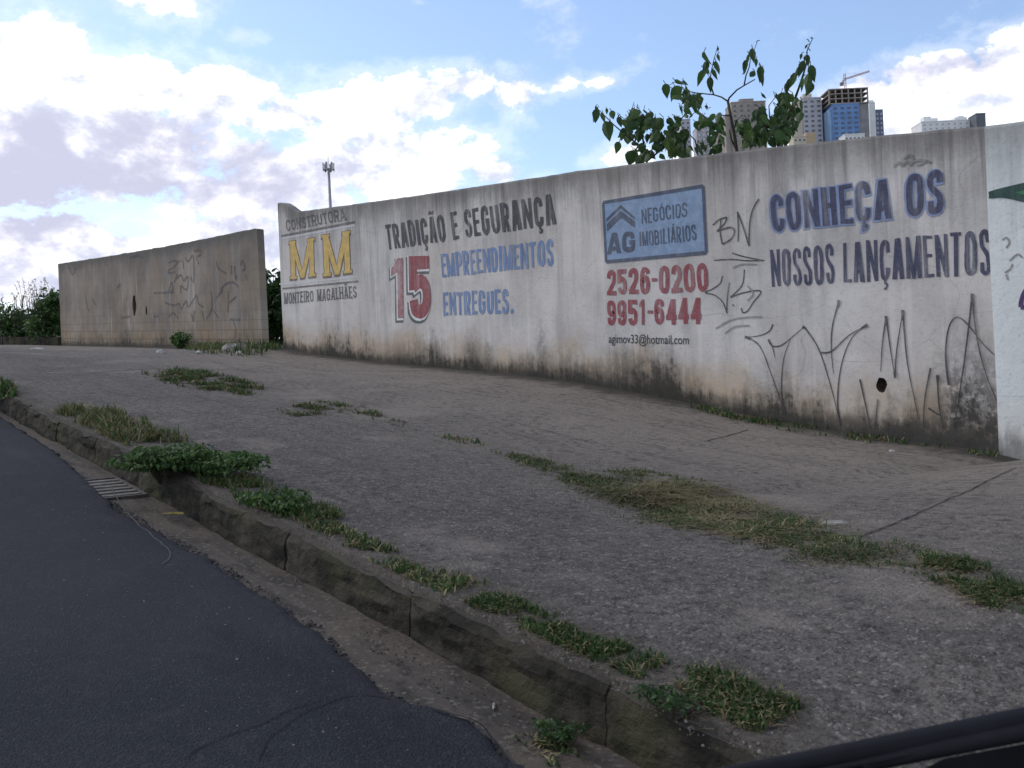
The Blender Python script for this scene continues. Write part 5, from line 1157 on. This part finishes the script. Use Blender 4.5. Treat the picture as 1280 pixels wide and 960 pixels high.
q = MB(); lattice(q, jc, jt, .35, 10, .10); q.build('jib', CRN, cr_)
q = MB(); lattice(q, jc, jb, .35, 5, .10); q.build('counter_jib', CRN, cr_)
q = MB(); q.box(jb + UP * -.6, RT * 1.0, FW * .6, UP * .9); q.build('counterweight', CON2, cr_)
q = MB(); ap = Vector((cp.x, cp.y, at(1063, 91, 609).z)); q.tube([ap, jc + (jt - jc) * .7], .05, 4); q.tube([ap, jb], .05, 4); q.build('tie_cable', CRN, cr_)
# white and dark tower right of it
t = tower('white tower with a dark slate side, right of the blue tower', 1086.5, 1094, 129, 640, WHT, None, 14, group=SK)
addbox(t[0], 'slate_side', SLT, t[1] + t[2] * (t[4] / 2 + 2.55), t[2], t[3], 5.0, 13, t[6], t[5] - 4)
addbox(t[0], 'stair_tower', WHT, t[1] + t[2] * 1.0, t[2], t[3], 3.2, 6, t[5] + .71, t[5] + 3)
fr_ = t[1] + t[2] * (t[4] / 2 + 2.55) - t[3] * 6.56
first = None
for j in range(14):
    for i in (-1, 1):
        p = Vector((fr_.x, fr_.y, t[5] - 7 - j * 3)) + t[2] * (i * 1.2)
        o_ = addbox(t[0], 'window', LAV, p, t[2], t[3], 1.1, .1, p.z - .7, p.z + .7)
# low things in front of the towers
t = tower('low beige house with an ochre annexe below the grey tower', 992, 1008, 171, 560, BEI, (3, 1, .4, .4), 10, name='house', group='low buildings below the towers'); addbox(t[0], 'annexe', ORA, t[1] + t[2] * (t[4] / 2 + 2.8), t[2], t[3], 5.4, 8, t[6], t[5] + 2.4)
t = tower('low white block at the foot of the blue tower', 1056, 1081, 168.5, 560, WHT, (5, 1, .4, .35), 10, name='house', group='low buildings below the towers')
# white apartment block far right with two rooftop boxes, dark box beside it
t = tower('wide white apartment block at far right with rooftop boxes', 1152, 1220, 151.5, 700, WHT, (9, 4, .3, .35), 18, name='apartment_block', wmat=LAV)
for fx, ww, hh in ((-.26, 10, 3.4), (-.30, 5, 5.2), (.30, 8.5, 3.2), (.33, 4, 4.6)):
    addbox(t[0], 'rooftop_box', WHT, t[1] + t[2] * (fx * t[4]) + t[3] * (2 if ww < 6 else 0), t[2], t[3], ww, 6 if ww > 6 else 5.9, t[5] + .71, t[5] + .7 + hh)
t = tower('small dark grey tower rising at the right end of the white block', 1220.5, 1232, 142.5, 690, DKG, (2, 5, .3, .3), 12, group=SK, wmat=SLT)
# pale blocks behind the bushy sapling
tower('pale grey tower behind the bushy sapling', 851, 863, 150, 630, LAV, (2, 12, .45, .4), 14, group=SK)
tower('pale lavender tower between the bushy and forked saplings', 871, 888, 159, 640, LAV, (3, 9, .4, .4), 14, group=SK, wmat=WHT)
tower('pale beige block behind the forked sapling stem', 897, 912, 166, 625, BEI, (2, 7, .35, .4), 14, group=SK)

# ------------------------------------------------------------------ the car the picture is taken from: wiper resting on its cowl
RUB = simple('black_rubber', (.008, .008, .011), .8, .2, 20); PLA = simple('black_cowl_plastic', (.010, .010, .013), .75, .2, 20)
cpos = at(1290, 945, 1.05)
car = empty('car', (cpos.x, cpos.y, cpos.z - .06)); tag(car, 'black wiper and cowl of the car in the near right corner', 'car')
wp = MB(); pts = [at(820, 985, .98), at(930, 965, 1.0), at(1060, 943, 1.02), at(1180, 920, 1.04), at(1300, 895, 1.06), at(1440, 864, 1.10)]
wp.tube(pts, [.006, .009, .012, .013, .013, .013], 8); wiper = wp.build('wiper_blade', RUB, car, smooth=True)
wp = MB(); wp.tube([p - UP * .016 - FW * .004 for p in pts], .004, 6); wp.build('wiper_rubber', RUB, wiper)
wp = MB(); wp.tube([at(1075, 957, 1.01), at(1180, 934, 1.03), at(1300, 910, 1.05), at(1440, 880, 1.08)], [.007, .010, .011, .012], 8); wp.build('wiper_arm', PLA, car, smooth=True)
wp = MB(); wp.tube([at(1000, 968, 1.0), at(1100, 950, 1.01), at(1200, 928, 1.03), at(1300, 905, 1.05)], [.003, .004, .004, .004], 6); wp.build('wiper_link', PLA, car, smooth=True)
cw_ = MB(); A_ = [at(1110, 985, 1.0), at(1180, 948, 1.02), at(1300, 926, 1.05), at(1460, 890, 1.10)]; B_ = [p + Vector((-.04, -.03, -.16)) for p in A_]; C_ = [p + FW * .22 - UP * .16 for p in A_]
n4 = len(A_); cw_.add(A_ + B_ + C_, [(i, i + 1, n4 + i + 1, n4 + i) for i in range(n4 - 1)] + [(i + 1, i, 2 * n4 + i, 2 * n4 + i + 1) for i in range(n4 - 1)]); cw_.build('cowl_panel', PLA, car)
